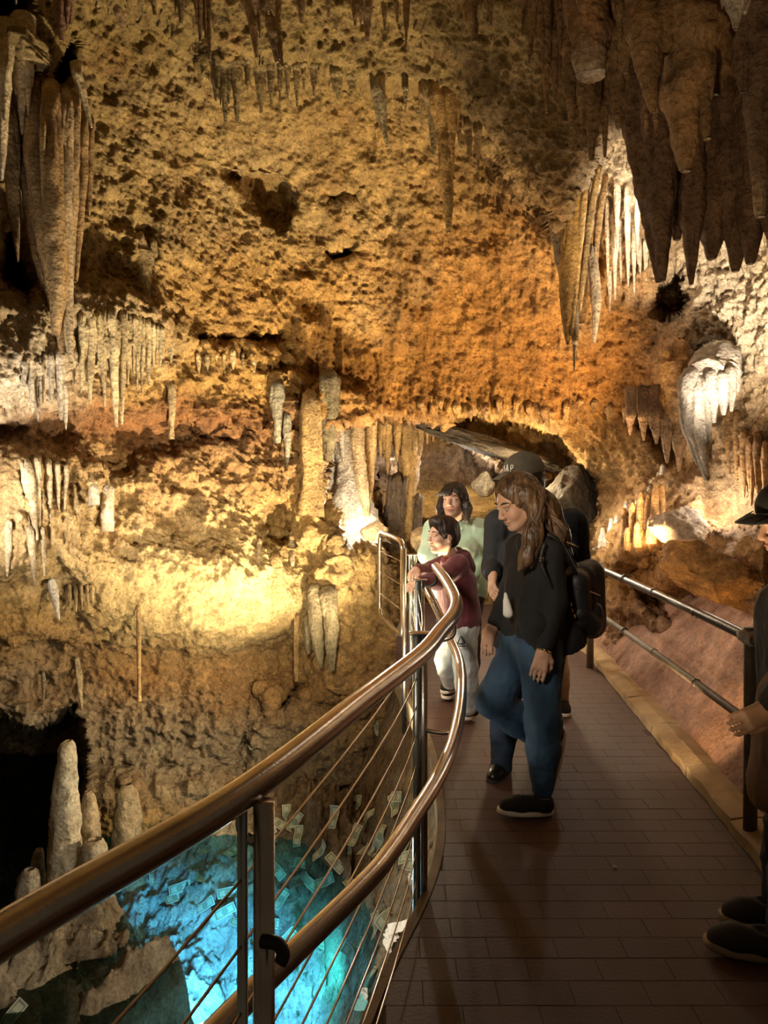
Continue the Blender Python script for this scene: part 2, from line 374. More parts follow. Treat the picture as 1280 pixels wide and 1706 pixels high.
# ------------------------------------------------------------------ walkway
EDGE = [(-.62,.0),(-.45,.9),(-.20,1.7),(-.05,2.31),(.02,2.555),(.16,2.99),(.24,3.4),(.27,3.9),(.27,4.6),(.20,5.3),(.12,6.0),(.05,6.8),(.1,7.6),(.3,9.6)]
REDGE = [(1.30,.0),(1.42,2.0),(1.57,3.78),(1.70,5.6),(1.78,6.7),(1.80,9.6)]
def xl(y): return float(np.interp(y, [p[1] for p in EDGE], [p[0] for p in EDGE]))
def xr(y): return float(np.interp(y, [p[1] for p in REDGE], [p[0] for p in REDGE]))
ys = np.linspace(0, 9.6, 97)
LE = [p for p in spline([(a, b, 0) for a, b in EDGE], 8)]
def xls(y): return float(np.interp(y, [p.y for p in LE], [p.x for p in LE]))
V = []; Fs = []
for y in ys:
    a, b = xls(y), xr(y) + .3
    V += [(a, y, -.0016), (b, y, -.0016), (b, y, -.16), (a, y, -.16)]
for i in range(len(ys) - 1):
    for k in range(4):
        q = (k + 1) % 4; Fs.append((i * 4 + k, i * 4 + q, i * 4 + 4 + q, i * 4 + 4 + k))
Fs += [(3, 2, 1, 0), tuple(len(V) - 4 + k for k in range(4))]
M['mortar'] = simple('brick_joint_mortar', (.048, .027, .021), .9, bmp=.3)
m, t, b = nt('walkway_brick')
tc = nd(t, 'ShaderNodeTexCoord'); oi = nd(t, 'ShaderNodeObjectInfo'); gg = nd(t, 'ShaderNodeNewGeometry')
n = nd(t, 'ShaderNodeTexNoise', Scale=1.6, Detail=6.0); t.links.new(gg.outputs['Position'], n.inputs['Vector'])
c = ramp(t, n.outputs['Fac'], [(.3, (.060, .028, .021)), (.7, (.098, .047, .033))])
rv = ramp(t, oi.outputs['Random'], [(0, (.93, .92, .92)), (1, (1.07, 1.06, 1.04))])
c = mixc(t, 1.0, c, rv, 'MULTIPLY'); t.links.new(c, b.inputs['Base Color'])
n2 = nd(t, 'ShaderNodeTexNoise', Scale=70.0, Detail=5.0); t.links.new(gg.outputs['Position'], n2.inputs['Vector'])
bump(t, b, n2.outputs['Fac'], .35, .006); b.inputs['Roughness'].default_value = .62
M['brick'] = m
M['edge_concrete'] = simple('edge_concrete', (.20, .155, .10), .8, noise=(.30, .23, .15), nscale=9, bmp=.4)
floor = tag(mesh_obj('floor', V, Fs, 'mortar', smooth=False), kind='structure')
# a cast kerb along the pool edge of the walkway
V = []; Fs = []
for y in ys:
    a = xls(y); V += [(a - .012, y, -.13), (a - .012, y, .004), (a + .024, y, .004), (a + .024, y, -.05)]
for i in range(len(ys) - 1):
    for k in range(3): Fs.append((i * 4 + k, i * 4 + k + 1, i * 4 + 5 + k, i * 4 + 4 + k))
tag(mesh_obj('trim_1', V, Fs, 'edge_concrete', smooth=False), kind='structure')
BL, BW, J = .23, .115, .0018
full = None; rest = []; cnt = 0
y = 1.2; row = 0
while y < 9.4:
    a0, a1 = xls(y) + .027, xls(y + BW) + .027; b0, b1 = xr(y) - .005, xr(y + BW) - .005
    x = -.8 - (BL / 2 if row % 2 else 0)
    while x < 2.0:
        x0, x1, y0, y1 = x + J / 2, x + BL - J / 2, y + J / 2, y + BW - J / 2
        X0a, X0b = max(x0, a0), max(x0, a1); X1a, X1b = min(x1, b0), min(x1, b1)
        x += BL
        if X1a - X0a < .02 or X1b - X0b < .02: continue
        whole = X0a == x0 and X0b == x0 and X1a == x1 and X1b == x1
        zt = R_.uniform(-.0005, .0005)
        cx_, cy_ = (x0 + x1) / 2, (y0 + y1) / 2
        q = [(X0a, y0), (X1a, y0), (X1b, y1), (X0b, y1)]; e = .001
        ic = [(px_ + (e if px_ < cx_ else -e), py_ + (e if py_ < cy_ else -e)) for px_, py_ in q]
        vv = [(px_ - cx_, py_ - cy_, -.02) for px_, py_ in q] + [(px_ - cx_, py_ - cy_, -.001) for px_, py_ in q] + [(px_ - cx_, py_ - cy_, 0) for px_, py_ in ic]
        ff = [(0, 1, 5, 4), (1, 2, 6, 5), (2, 3, 7, 6), (3, 0, 4, 7), (4, 5, 9, 8), (5, 6, 10, 9), (6, 7, 11, 10), (7, 4, 8, 11), (8, 9, 10, 11)]
        seen = 2.15 < y < 6.3 and X1a / y0 < .52
        if seen and cnt < 300:
            cnt += 1
            if whole and full: o = bpy.data.objects.new('brick', full); COL.objects.link(o)
            else:
                o = mesh_obj('brick', vv, ff, 'brick', smooth=False)
                if whole: full = o.data
            o.location = (cx_, cy_, zt); o.parent = floor
        else: rest.append(([Vector(v) + Vector((cx_, cy_, zt)) for v in vv], ff))
    y += BW; row += 1
o = multi('brick_field', rest, 'brick', smooth=False); o.parent = floor; o['kind'] = 'stuff'
# right-hand kerb stones and the smooth rock bank behind them
M['kerb'] = simple('kerb_stone', (.30, .20, .105), .85, noise=(.42, .29, .15), nscale=7, bmp=.5, bscale=45)
kerb = empty('trim_2'); kerb['kind'] = 'structure'
y = 1.0
while y < 8.8:
    L = R_.uniform(.5, .72); e = .006; V = []; n = 7
    for i in range(n):
        yy = y + e + (L - 2 * e) * i / (n - 1); a = xr(yy); j = R_.uniform(-.006, .006)
        V += [(a + j, yy, -.05), (a + .012 + j, yy, .045 + R_.uniform(-.006, .006)), (a + .10, yy, .06 + R_.uniform(-.006, .006)), (a + .22, yy, .05), (a + .22, yy, -.05)]
    Fs = [(i * 5 + k, i * 5 + k + 1, i * 5 + 6 + k, i * 5 + 5 + k) for i in range(n - 1) for k in range(4)]
    Fs += [(4, 3, 2, 1, 0), tuple((n - 1) * 5 + k for k in range(5))]
    mesh_obj('kerb_stone', V, Fs, 'kerb', kerb, smooth=False); y += L
def grid_obj(name, us, vs, fn, mat, kind='structure'):
    U, Vv = np.meshgrid(us, vs); P, c = fn(U.ravel(), Vv.ravel()); h, w_ = U.shape
    i = np.arange(h * w_).reshape(h, w_); q = np.stack([i[:-1, :-1], i[:-1, 1:], i[1:, 1:], i[1:, :-1]], -1).reshape(-1, 4)
    return tag(mesh_obj(name, P, q, mat, col=c), kind=kind)
def bank(u, v):                                   # u along the walkway, v up the bank
    xr_ = np.interp(u, [p[1] for p in REDGE], [p[0] for p in REDGE])
    x = xr_ + .14 + v * 1.15; z = .02 + .78 * np.minimum(v * 1.5, 1) ** .8 + .25 * np.maximum(v - .6, 0)
    P = np.stack([x, u, z], 1); d = .05 * fbm(P, 1.6, 3, 5) + .022 * fbm(P, 6, 3, 8) + .05 * np.maximum(fbm(P, 2.5, 3, 15, ridge=True), 0) * sstep(.3, .8, v)
    P[:, 2] += d * sstep(0, .15, v); P[:, 0] -= d * .8
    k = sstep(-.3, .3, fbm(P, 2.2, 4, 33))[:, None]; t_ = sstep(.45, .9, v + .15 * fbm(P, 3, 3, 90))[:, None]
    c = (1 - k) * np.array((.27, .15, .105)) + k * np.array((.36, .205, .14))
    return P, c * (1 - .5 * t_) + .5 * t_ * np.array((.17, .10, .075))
M['smooth_rock'] = rock_mat('worn_rock', .7, .35)
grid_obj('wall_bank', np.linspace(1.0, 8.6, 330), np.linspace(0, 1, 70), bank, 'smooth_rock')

# ------------------------------------------------------------------ pool: rock basin, water
def basin(u, v):
    e = np.interp(v, [p.y for p in LE], [p.x for p in LE])
    d = e - u                                     # metres out from the walkway edge
    far = sstep(4.8, 6.6, v)
    prof = -.16 - 2.0 * np.clip((d + .05) / .80, 0, 1) ** .85
    P = np.stack([u, v, prof], 1)
    a = fbm(P * np.array((1, 1, .4)), 1.5, 4, 70); b_ = fbm(P, 5, 4, 74, ridge=True); wv = worley(P * np.array((6, 6, 3)), 8)
    out = sstep(-.06, .12, d)
    z = prof + out * (.12 * a + .09 * b_ + .12 * (.5 - wv))
    # the rocky island at the left, and the foot of the wall
    def ridge(ax, ay, bx, by, wd):
        t_ = np.clip(((u - ax) * (bx - ax) + (v - ay) * (by - ay)) / ((bx - ax) ** 2 + (by - ay) ** 2), 0, 1)
        return np.exp(-(np.hypot(u - ax - t_ * (bx - ax), v - ay - t_ * (by - ay)) / wd) ** 2)
    isl = ridge(-2.9, 3.2, -1.80, 4.75, .55)
    z = np.maximum(z, -2.3 + 1.22 * isl + .16 * b_ + .14 * (.5 - wv) + .12 * a)
    isl2 = ridge(-1.55, 4.1, -1.30, 4.45, .22)
    z = np.maximum(z, -2.3 + 1.15 * isl2 + .16 * b_ + .10 * (.5 - wv))
    shore = sstep(4.9, 6.5, v + .12 * (u + 1)) * sstep(-3.4, -1.6, u)
    z = np.maximum(z, np.minimum(z + shore * 1.2, -1.12 + .25 * a + .2 * b_))
    z = z + out * (.05 * fbm(P, 13, 4, 120, ridge=True) + .03 * fbm(P, 34, 3, 125) + .05 * (.5 - worley(P * np.array((14, 14, 7)), 9)))
    P = np.stack([u + .05 * b_ * out, v + .05 * a, np.where(d < .02, np.minimum(z, -.1), z)], 1)
    k = sstep(-.35, .35, fbm(P, 2.5, 4, 99))[:, None]
    c = (1 - k) * np.array((.36, .28, .18)) + k * np.array((.58, .50, .36))
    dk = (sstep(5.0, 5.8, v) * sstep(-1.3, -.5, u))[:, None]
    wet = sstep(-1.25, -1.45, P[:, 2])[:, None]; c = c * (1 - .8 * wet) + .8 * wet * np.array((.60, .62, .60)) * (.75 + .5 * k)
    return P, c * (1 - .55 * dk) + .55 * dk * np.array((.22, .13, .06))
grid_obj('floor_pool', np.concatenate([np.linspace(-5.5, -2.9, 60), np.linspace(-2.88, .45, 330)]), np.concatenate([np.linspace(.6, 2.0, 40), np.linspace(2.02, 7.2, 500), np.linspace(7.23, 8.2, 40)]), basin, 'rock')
m, t, b = nt('pool_water')
t.nodes.remove(b); out = t.nodes['Material Output']
tr = nd(t, 'ShaderNodeBsdfTransparent'); tr.inputs[0].default_value = (.55, .90, .97, 1)
gl = nd(t, 'ShaderNodeBsdfGlossy', Roughness=.03); fr = nd(t, 'ShaderNodeFresnel', IOR=1.33)
tc = nd(t, 'ShaderNodeTexCoord'); n = nd(t, 'ShaderNodeTexNoise', Scale=5.0, Detail=2.0); t.links.new(tc.outputs['Object'], n.inputs['Vector'])
bp = nd(t, 'ShaderNodeBump', Strength=.15, Distance=.05); t.links.new(n.outputs['Fac'], bp.inputs['Height'])
t.links.new(bp.outputs[0], gl.inputs['Normal']); t.links.new(bp.outputs[0], fr.inputs['Normal'])
mx = nd(t, 'ShaderNodeMixShader'); t.links.new(fr.outputs[0], mx.inputs[0]); t.links.new(tr.outputs[0], mx.inputs[1]); t.links.new(gl.outputs[0], mx.inputs[2])
t.links.new(mx.outputs[0], out.inputs['Surface']); M['water'] = m
WZ = -1.2
V = [(-6, .3, WZ), (.25, .3, WZ), (.25, 8.3, WZ), (-6, 8.3, WZ)]
tag(mesh_obj('pool_water', V, [(0, 1, 2, 3)], 'water'), 'still clear turquoise pool water below the curved railing', 'water')

m, t, b = nt('underwater_lamp_glass'); b.inputs['Emission Color'].default_value = (.75, .93, 1, 1); b.inputs['Emission Strength'].default_value = 14; M['lamp_glass'] = m
pl_ = empty('pool_lamp', (-1.08, 4.74, -2.1), 'glowing underwater lamp on the pool bed at the bottom edge', 'lamp')
tube('housing', [(-1.08, 4.78, -2.1), (-1.08, 4.76, -1.9), (-1.10, 4.72, -1.80)], [.05, .05, .075], 'black_metal', pl_, 16)
tube('glass', [(-1.10, 4.72, -1.80), (-1.105, 4.71, -1.78), (-1.107, 4.705, -1.77)], [.07, .066, .03], 'lamp_glass', pl_, 16)
# ------------------------------------------------------------------ pool railing
rail = empty('pool_railing', (.13, 3.0, 0), 'curved stainless steel railing with cables along the turquoise pool', 'railing')
TOP = [(-.66,.30,1.065),(-.55,.62,1.065),(-.444,.902,1.065),(-.24,1.298,1.065),(-.051,1.845,1.065),(.106,2.30,1.065),(.188,2.634,1.065),(.264,2.96,1.065),(.306,3.31,1.065),(.313,3.84,1.065),(.306,4.25,1.065),(.300,4.5,1.065)]
LOW = [(-.66,.30,.65),(-.55,.62,.65),(-.45,.95,.65),(-.2785,1.341,.655),(-.055,1.78,.655),(.015,1.947,.655),(.083,2.152,.655),(.168,2.428,.655),(.244,2.755,.655),(.318,3.22,.665),(.371,3.80,.675),(.355,4.2,.718),(.318,4.45,.796),(.248,4.62,.931)]
tube('handrail', spline(TOP, 10), .027, 'steel', rail, 20)
tube('lower_rail', spline(LOW, 10), .0235, 'steel', rail, 20)
PO = [(-.60,.10,1.05),(-.235,1.30,1.055),(.125,3.0,.985),(.193,4.5,.985),(.2,5.78,1.0)]
for k, (x, y, h) in enumerate(PO):
    s = 1.25 if k < 2 else 1.0
    p = tube('post', [(x + .028 * s, y, -.3), (x + .028 * s, y, h)], .0145 * s, 'steel', rail, 14)
    p2 = tube('post_bar', [(x, y - .004, -.3), (x, y - .004, h)], .0155 if k > 1 else .009, 'steel_blue_lit', rail, 14); put(p2, rail)
    if k > 1: pl = multi('post_cap', [box_arr((x + .014, y, h + .004), (.085 * s, .05, .009), 0, .003)], 'steel', rail)
for y, z, (ax, ay, az) in ((3.0, .975, (.265, 2.98, 1.04)), (3.0, .62, (.28, 2.98, .64)), (4.5, .97, (.300, 4.48, 1.04)), (1.30, .61, (-.30, 1.30, .63)), (1.30, 1.0, (-.238, 1.30, 1.04))):
    i = [q for q in PO if q[1] == y][0]
    pts = [(i[0] + .015, y, z), ((i[0] + ax) / 2 + .02, (y + ay) / 2, z - .012), (ax, ay, z + .2 * (az - z)), (ax, ay, az)]
    tube('bracket', spline(pts, 6), .0085, 'steel' if z != .97 else 'black_metal', rail, 8)
hk = [at(437, 1568, 1.27), at(462, 1572, 1.26), at(472, 1590, 1.25), at(466, 1606, 1.24)]
tube('hook_bracket', spline(hk, 6), .011, 'black_metal', rail, 10)
CZ = [.93, .82, .71, .60, .49, .38, .27, .16, .05]
for z in CZ:
    tube('cable', spline([(q[0] + .002, q[1], z) for q in PO], 6), .0026, 'cable', rail, 6)
# the rounded panel beyond, and its two posts
pan = empty('railing_panel', (.05, 6.0, 0), 'small rounded steel railing panel with three wires behind the boy', 'railing')
A, B = Vector((-.035, 6.42, 0)), Vector((.135, 5.62, 0))
def pp(u, z): v = A + (B - A) * u; return Vector((v.x, v.y, z))
loop = [(.12,1.125),(.5,1.125),(.88,1.115),(.97,1.09),(1,1.02),(1,.78),(1,.55),(.97,.455),(.88,.435),(.5,.43),(.12,.435),(.03,.47),(0,.55),(0,.78),(0,1.02),(.03,1.10)]
sp = [pp(*q) for q in loop]; cl = spline(sp + [sp[0]], 6)[:-1]
tube('frame', cl, .018, 'steel', pan, 12, True)
for z in (.62, .80, .97): tube('wire', [pp(0, z), pp(1, z - .005)], .0035, 'steel', pan, 6)
tube('post', [pp(1.06, -.25), pp(1.06, 1.07)], .017, 'steel', pan, 12)
for z in (.6, .95): tube('hinge', [pp(1, z), pp(1.06, z)], .011, 'steel', pan, 8)

# ------------------------------------------------------------------ right-hand railing
M['pipe'] = simple('dark_worn_pipe', (.030, .024, .020), .36, .5, noise=(.05, .038, .028), nscale=12, bmp=.2)
M['pole'] = simple('weathered_post', (.10, .075, .052), .6, noise=(.15, .115, .075), nscale=16, bmp=.4)
M['clamp'] = simple('pale_bound_clamp', (.46, .36, .26), .6, noise=(.36, .27, .19), nscale=22, bmp=.3)
rr = empty('side_railing', (1.6, 3.41, 0), 'dark pipe handrail on a post along the right rock bank', 'railing')
def rx(y): return 1.6 + (y - 3.41) * .034
tube('handrail', spline([(rx(1.2), 1.2, .88), (rx(2.4), 2.4, .88), (rx(3.41), 3.41, .885), (rx(4.6), 4.6, .88), (rx(6.45), 6.45, .855)], 8), .024, 'pipe', rr, 14)
tube('mid_rail', spline([(rx(1.2), 1.2, .52), (rx(3.41), 3.41, .515), (rx(4.6), 4.6, .515), (rx(6.5), 6.5, .50)], 8), .020, 'pole', rr, 12)
for y in (1.6, 3.41, 6.45):
    tube('post', [(rx(y), y, -.02), (rx(y) + .003, y, .45), (rx(y), y, .93 if y < 6 else .86)], [.030, .028, .028], 'pole', rr, 14)
    q = Vector((rx(y), y, .885 if y < 6 else .86))
    tube('clamp', [q + Vector((0, -.05, 0)), q + Vector((0, -.02, 0)), q + Vector((0, .02, 0)), q + Vector((0, .05, 0))], [.030, .036, .036, .030], 'clamp', rr, 14)
    tube('clamp_collar', [q + Vector((-.05, 0, .01)), q + Vector((0, 0, .015)), q + Vector((.05, 0, .01))], [.022, .03, .022], 'clamp', rr, 12)
for y in (4.05, 4.75, 5.4):
    tube('rail_joint', [(rx(y), y - .008, .516), (rx(y), y + .008, .516)], .0235, 'pipe', rr, 12)
    tube('rail_joint', [(rx(y), y - .008, .879), (rx(y), y + .008, .879)], .0275, 'pipe', rr, 12)
# ------------------------------------------------------------------ dripstone: stalactites, draperies, columns, stalagmites
def drip_arr(path, widths, seed, seg=18, flute=.16, cut=None, n=None):
    """a fluted, lumpy dripstone body along a path; widths in metres along it"""
    L = sum((Vector(path[i + 1]) - Vector(path[i])).length for i in range(len(path) - 1))
    P = spline(path, max(3, int((n or max(14, min(60, L / .016))) / (len(path) - 1))))
    m = len(P); ts = np.linspace(0, 1, m); w_ = np.interp(ts, np.linspace(0, 1, len(widths)), widths) / 2
    a = np.linspace(0, 2 * np.pi, seg, endpoint=False)
    T = [(P[min(i + 1, m - 1)] - P[max(i - 1, 0)]).normalized() for i in range(m)]
    V = np.zeros((m, seg, 3))
    u = Vector((1, 0, 0))
    for i in range(m):
        u = (u - T[i] * u.dot(T[i])).normalized(); v = T[i].cross(u)
        V[i] = np.array(P[i]) + w_[i] * (np.cos(a)[:, None] * np.array(u) + np.sin(a)[:, None] * np.array(v))
    C = np.array([tuple(p) for p in P])[:, None, :]; D = V - C
    q = np.stack([np.cos(a)[None] * 1.6 + 0 * ts[:, None], np.sin(a)[None] * 1.6 + 0 * ts[:, None], ts[:, None] * L * 3 + 0 * a[None]], -1).reshape(-1, 3) + seed * 7.31
    fl = fbm(q * np.array((1.6, 1.6, .5)), 1, 2, seed, ridge=True).reshape(m, seg); lp = fbm(q * np.array((.8, .8, 2.6)), 1, 3, seed + 9).reshape(m, seg)
    lump = fbm(V.reshape(-1, 3), 26, 3, seed + 15).reshape(m, seg); env = np.sin(np.clip(ts * 1.15, 0, 1) * math.pi / 2)
    D *= (1 + flute * fl + .20 * lp + .16 * lump)[..., None]
    V = C + D
    ben = fbm(np.stack([ts * 2 * L + seed, ts * 0 + seed * 3.1, ts * 0], 1), 1.5, 2, seed + 4)
    V[..., 0] += (.12 * w_.max() * ben * np.sin(ts * math.pi))[:, None]
    V = V.reshape(-1, 3)
    Fs = [(i * seg + k, i * seg + (k + 1) % seg, (i + 1) * seg + (k + 1) % seg, (i + 1) * seg + k) for i in range(m - 1) for k in range(seg)]
    Fs += [tuple(range(seg)), tuple((m - 1) * seg + k for k in range(seg - 1, -1, -1))]
    return V, Fs
def dcol(V, c, seed, c2=None, tipc=None):
    V = np.asarray(V); k = sstep(-.4, .4, fbm(V, (14, 14, 3.5), 3, seed + 30))[:, None]
    c = np.array(c); c2 = np.array(c2) if c2 is not None else c * .62
    r = c2 * (1 - k) + c * k
    if tipc is not None:
        z = V[:, 2]; s = sstep(.16, .0, (z - z.min()) / (np.ptp(z) + 1e-6))[:, None]; r = r * (1 - s) + np.array(tipc) * s
    return r
SEED = [100]
def drip(name, path, widths, col, label=None, cat='stalactite', group=None, parent=None, seg=18, flute=.16, Y=None, up=.0, tipc=None, c2=None, root=0, lobes=3):
    """path of (px, py[, Y]) points; widths in px"""
    SEED[0] += 1
    pts = [at(p[0], p[1], p[2] if len(p) > 2 else Y) for p in path]
    if up:
        q0 = pts[0] + Vector((0, 0, up)) - Vector((0, 0, CH)); q0 *= 1 + .14 / q0.y; pts = [q0 + Vector((0, 0, CH))] + pts; widths = [widths[0] * 1.25] + list(widths)
    k = (Y or path[0][2]) / F
    if root:                                      # grow out of the rock instead of ending in a flat cap
        pts = [at(path[0][0], path[0][1] - 6, pts[0].y + root)] + pts; widths = [widths[0] * .5] + list(widths)
    V, Fs = drip_arr(pts, [w * k for w in widths], SEED[0], seg, flute)
    rg = random.Random(SEED[0]); wm = max(widths) * k
    for q in range(0 if max(widths) < 9 else lobes):   # side drips grown together with the main body
        a = rg.uniform(math.pi * .9, math.pi * 2.1); off = Vector((math.cos(a), math.sin(a), 0)) * wm * rg.uniform(.26, .40); L = rg.uniform(.35, .85)
        i1 = max(2, int(round((len(pts) - 1) * L)) + 1); sp_ = [p + off * (1 - .35 * i / len(pts)) for i, p in enumerate(pts[:i1])]
        ws_ = [w * k * rg.uniform(.38, .55) for w in widths[:i1]]; ws_[-1] *= .3; SEED[0] += 1
        v2, f2 = drip_arr(sp_, ws_, SEED[0], 10, flute); b0 = len(V); V = np.concatenate([V, v2]); Fs = Fs + [tuple(x + b0 for x in ff) for ff in f2]
    o = mesh_obj(name, V, Fs, 'drip', col=dcol(V, col, SEED[0], c2, tipc))
    o['kind'] = 'thing'
    if parent: del o['kind']; put(o, parent)
    else: tag(o, label, cat, group)
    return o
def yshell(px, py, inn=.0): return on_shell(px, py).y + inn
def stal(px, py, tx, ty, w, col, label, group=None, Y=None, name='stalactite', up=.25, flute=.14, tip=.18, tipc=None, c2=None, shape=None):
    shape = shape or (1, .86, .66, .44, tip)
    j = R_.uniform(.9, 1.1); shape = [s * R_.uniform(.86, 1.14) for s in shape]
    n = len(shape); Ys = [Y] * n; root = 0
    if Y is None:                                 # set against the rock face: follow it, never sink into it
        root = .3; shape[0] *= .55; y0 = max(yshell(px, py) - .01, 1.5); up = 0
        Ys = [min(y0, yshell(px + (tx - px) * i / (n - 1), py + (ty - py) * i / (n - 1)) - .25 * w * shape[i] * y0 / F) for i in range(n)]
        Ys = [(Ys[max(i - 1, 0)] + Ys[i] + Ys[min(i + 1, n - 1)]) / 3 for i in range(n)]
    path = [(px + (tx - px) * i / (n - 1), py + (ty - py) * i / (n - 1), Ys[i]) for i in range(n)]
    return drip(name, path, [w * s * j for s in shape], col, label, 'stalactite', group, None, 26 if w > 30 else 16, flute, None, up, tipc, c2, root)
TAN, PALE, GREY, DARK, AMB, OLV = (.56,.38,.19),(.74,.62,.42),(.46,.42,.35),(.27,.165,.09),(.64,.37,.10),(.40,.31,.16)
def folds(name, label, cat, rows, col, base, group=None):
    e = empty(name, base, label, cat, group); e['kind'] = 'thing'
    for k, r in enumerate(rows):
        path, ws = r[0], r[1]; c = r[2] if len(r) > 2 else col
        drip('fold', path, ws, c, parent=e, seg=16, flute=.24, root=.35)
    return e
# the great drapery at the upper left
folds('dripstone_drapery', 'long fluted tan drapery hanging down the upper left wall', 'drapery', [
 ([(60,150,4.95),(58,250,4.85),(74,380,4.8),(96,500,4.8),(104,592,4.8)], [26,32,30,24,6]),
 ([(85,150,4.9),(86,250,4.78),(92,400,4.72),(98,480,4.72),(92,560,4.75)], [26,32,32,26,10]),
 ([(108,165,4.95),(106,260,4.85),(108,380,4.8),(112,520,4.8),(119,606,4.8)], [22,26,24,20,5], (.70,.55,.36)),
 ([(124,165,5.0),(122,260,4.92),(119,350,4.88),(117,490,4.85)], [18,20,18,8], (.66,.48,.28)),
 ([(139,195,5.05),(138,280,4.98),(133,360,4.95),(126,470,4.9)], [15,17,14,5]),
 ([(151,205,5.1),(149,280,5.05),(148,362,5.0)], [11,12,4]),
 ([(72,200,4.75),(73,300,4.7),(84,400,4.68),(108,470,4.7)], [8,9,8,4], (.62,.46,.24)),
 ([(31,185,5.0),(35,260,4.95),(54,340,4.9),(78,440,4.9),(98,540,4.9)], [18,22,20,16,6], (.40,.27,.14)),
 ([(45,230,4.98),(48,330,4.92),(62,420,4.9),(86,520,4.88)], [16,18,16,6], (.36,.24,.12)),
 ], TAN, at(90, 600, 4.85))
stal(14, 190, 30, 436, 20, (.50,.35,.18), 'slender brown stalactite left of the great drapery', Y=4.85, shape=(1,1.1,1,.75,.15))
stal(8, 110, 3, 300, 26, PALE, 'pale tapering stalactite at the left edge beside the drapery', Y=4.6, tipc=(.8,.72,.6))
stal(36, 100, 37, 224, 16, PALE, 'short pale stalactite over the top left of the great drapery', Y=4.8, shape=(1.8,1.4,.8,.5,.15))
stal(128, 120, 153, 212, 16, PALE, 'small white-tipped stalactite at the top right of the great drapery', Y=4.95, up=.04, tipc=(.85,.78,.65))
stal(98, -40, 103, 68, 34, (.42,.24,.16), 'reddish stalactite at the top edge above the great drapery', Y=4.1)
stal(115, -40, 118, 40, 20, (.42,.26,.17), 'thin reddish stalactite next to the one above the drapery', Y=4.2)
stal(24, -30, 27, 6, 9, (.8,.72,.6), 'tiny white stalactite tip in the dark top left corner', Y=3.9)
# the pale fringe under the left shelf
for px, py, tx, ty, w in ((138,520,135,655,16),(150,525,150,674,20),(163,520,172,640,14),(170,518,175,678,16),(185,520,194,712,26),(205,520,203,708,18),(216,525,213,640,14),(224,528,222,620,14),(232,530,228,652,11),(238,532,236,655,12),(246,534,248,642,15),(256,540,256,612,10),(263,542,260,600,9),(270,545,267,612,12),(284,560,285,606,12),(142,540,142,600,14),(120,560,124,640,14)):
    stal(px, py, tx, ty, w, (.70,.58,.36), 'slender cream stalactite in the fringe under the left rock shelf', 'fringe under the left rock shelf', shape=(1,.95,.7,.45,.16))
for px, py, tx, ty, w in ((48,590,55,690,14),(62,595,64,702,13),(75,590,72,670,12),(84,590,86,672,15),(98,585,102,700,20),(108,640,110,716,14),(40,600,38,660,12)):
    stal(px, py, tx, ty, w, (.72,.64,.54), 'whitish stalactite at the far left above the dark red crevice', 'whitish stalactites above the red crevice', up=.06)
for px, py, tx, ty, w in ((44,770,62,900,20),(60,765,66,885,18),(80,770,84,862,14),(95,772,98,855,12),(110,775,108,850,11),(50,880,58,975,14),(70,880,74,960,12),(15,870,12,960,14)):
    stal(px, py, tx, ty, w, (.72,.60,.42), 'drip ridge running down the pale left flowstone', 'drip ridges on the left flowstone', name='drip_ridge')
stal(232, 395, 246, 505, 30, (.58,.44,.24), 'fluted stalactite in the recess right of the great drapery', flute=.35, shape=(1,.9,.8,.55,.2))
stal(255, 400, 255, 490, 16, (.56,.42,.22), 'thin stalactite right of the fluted recess stalactite')
stal(286, 640, 286, 732, 16, (.60,.46,.26), 'knobbly little column on the left wall right of the cream fringe', name='cave_column', tip=.7)
stal(464, 640, 462, 738, 30, (.50,.47,.36), 'grey-green stalactite on the wall left of the brown pillar', tip=.4)
stal(478, 690, 480, 800, 18, (.48,.44,.34), 'thin grey stalactite against the brown pillar')
for px, py, tx, ty, w in ((330,590,332,622,12),(345,592,346,618,11),(358,590,360,616,12),(372,590,373,620,11),(388,585,389,616,14),(420,590,424,622,16),(405,590,405,614,10)):
    stal(px, py, tx, ty, w, (.64,.50,.28), 'stubby stalactite under the small lip on the left wall', 'stubs under the small left lip', up=.03, name='stalactite')
# lower left wall
stal(86, 965, 98, 1032, 18, (.82,.80,.76), 'small bright white stalactite low on the left wall', tipc=(.9,.88,.84))
for px, ty, w in ((116,1015,8),(126,1020,8),(136,1012,7),(146,1018,8),(154,1008,7)):
    stal(px, 975, px + 1, ty, w, (.58,.42,.22), 'thin brown stalactite right of the small white one', 'thin stalactites beside the small white one', up=.03)
stal(458, 930, 460, 1008, 28, (.62,.46,.22), 'cone-shaped ochre stalactite above the pale wall bulge')
stal(432, 900, 430, 950, 12, PALE, 'short pale drip left of the ochre cone')
stal(486, 900, 488, 962, 12, PALE, 'short pale drip right of the ochre cone')
folds('stalactite_cluster', 'grey double-tipped stalactite cluster low on the wall by the railing', 'stalactite', [
 ([(525,985,6.35),(528,1040,6.3),(535,1112,6.3)], [26,24,5]), ([(548,990,6.3),(552,1050,6.25),(552,1118,6.25)], [26,22,5]), ([(512,1030,6.4),(513,1070,6.38),(514,1090,6.38)], [12,10,4]), ([(495,1030,6.4),(494,1100,6.4),(494,1135,6.4)], [9,8,6], (.55,.38,.18))],
 (.36,.31,.20), at(538, 1110, 6.3))
stal(231, 1010, 232, 1168, 11, (.54,.36,.17), 'thin straight drip column low on the left wall', name='cave_column', tip=.6)
stal(128, 1095, 137, 1182, 15, (.52,.42,.26), 'crooked stalactite over the dark pool grotto')
stal(72, 1120, 73, 1168, 9, (.46,.40,.28), 'small stalactite at the roof of the dark pool grotto')
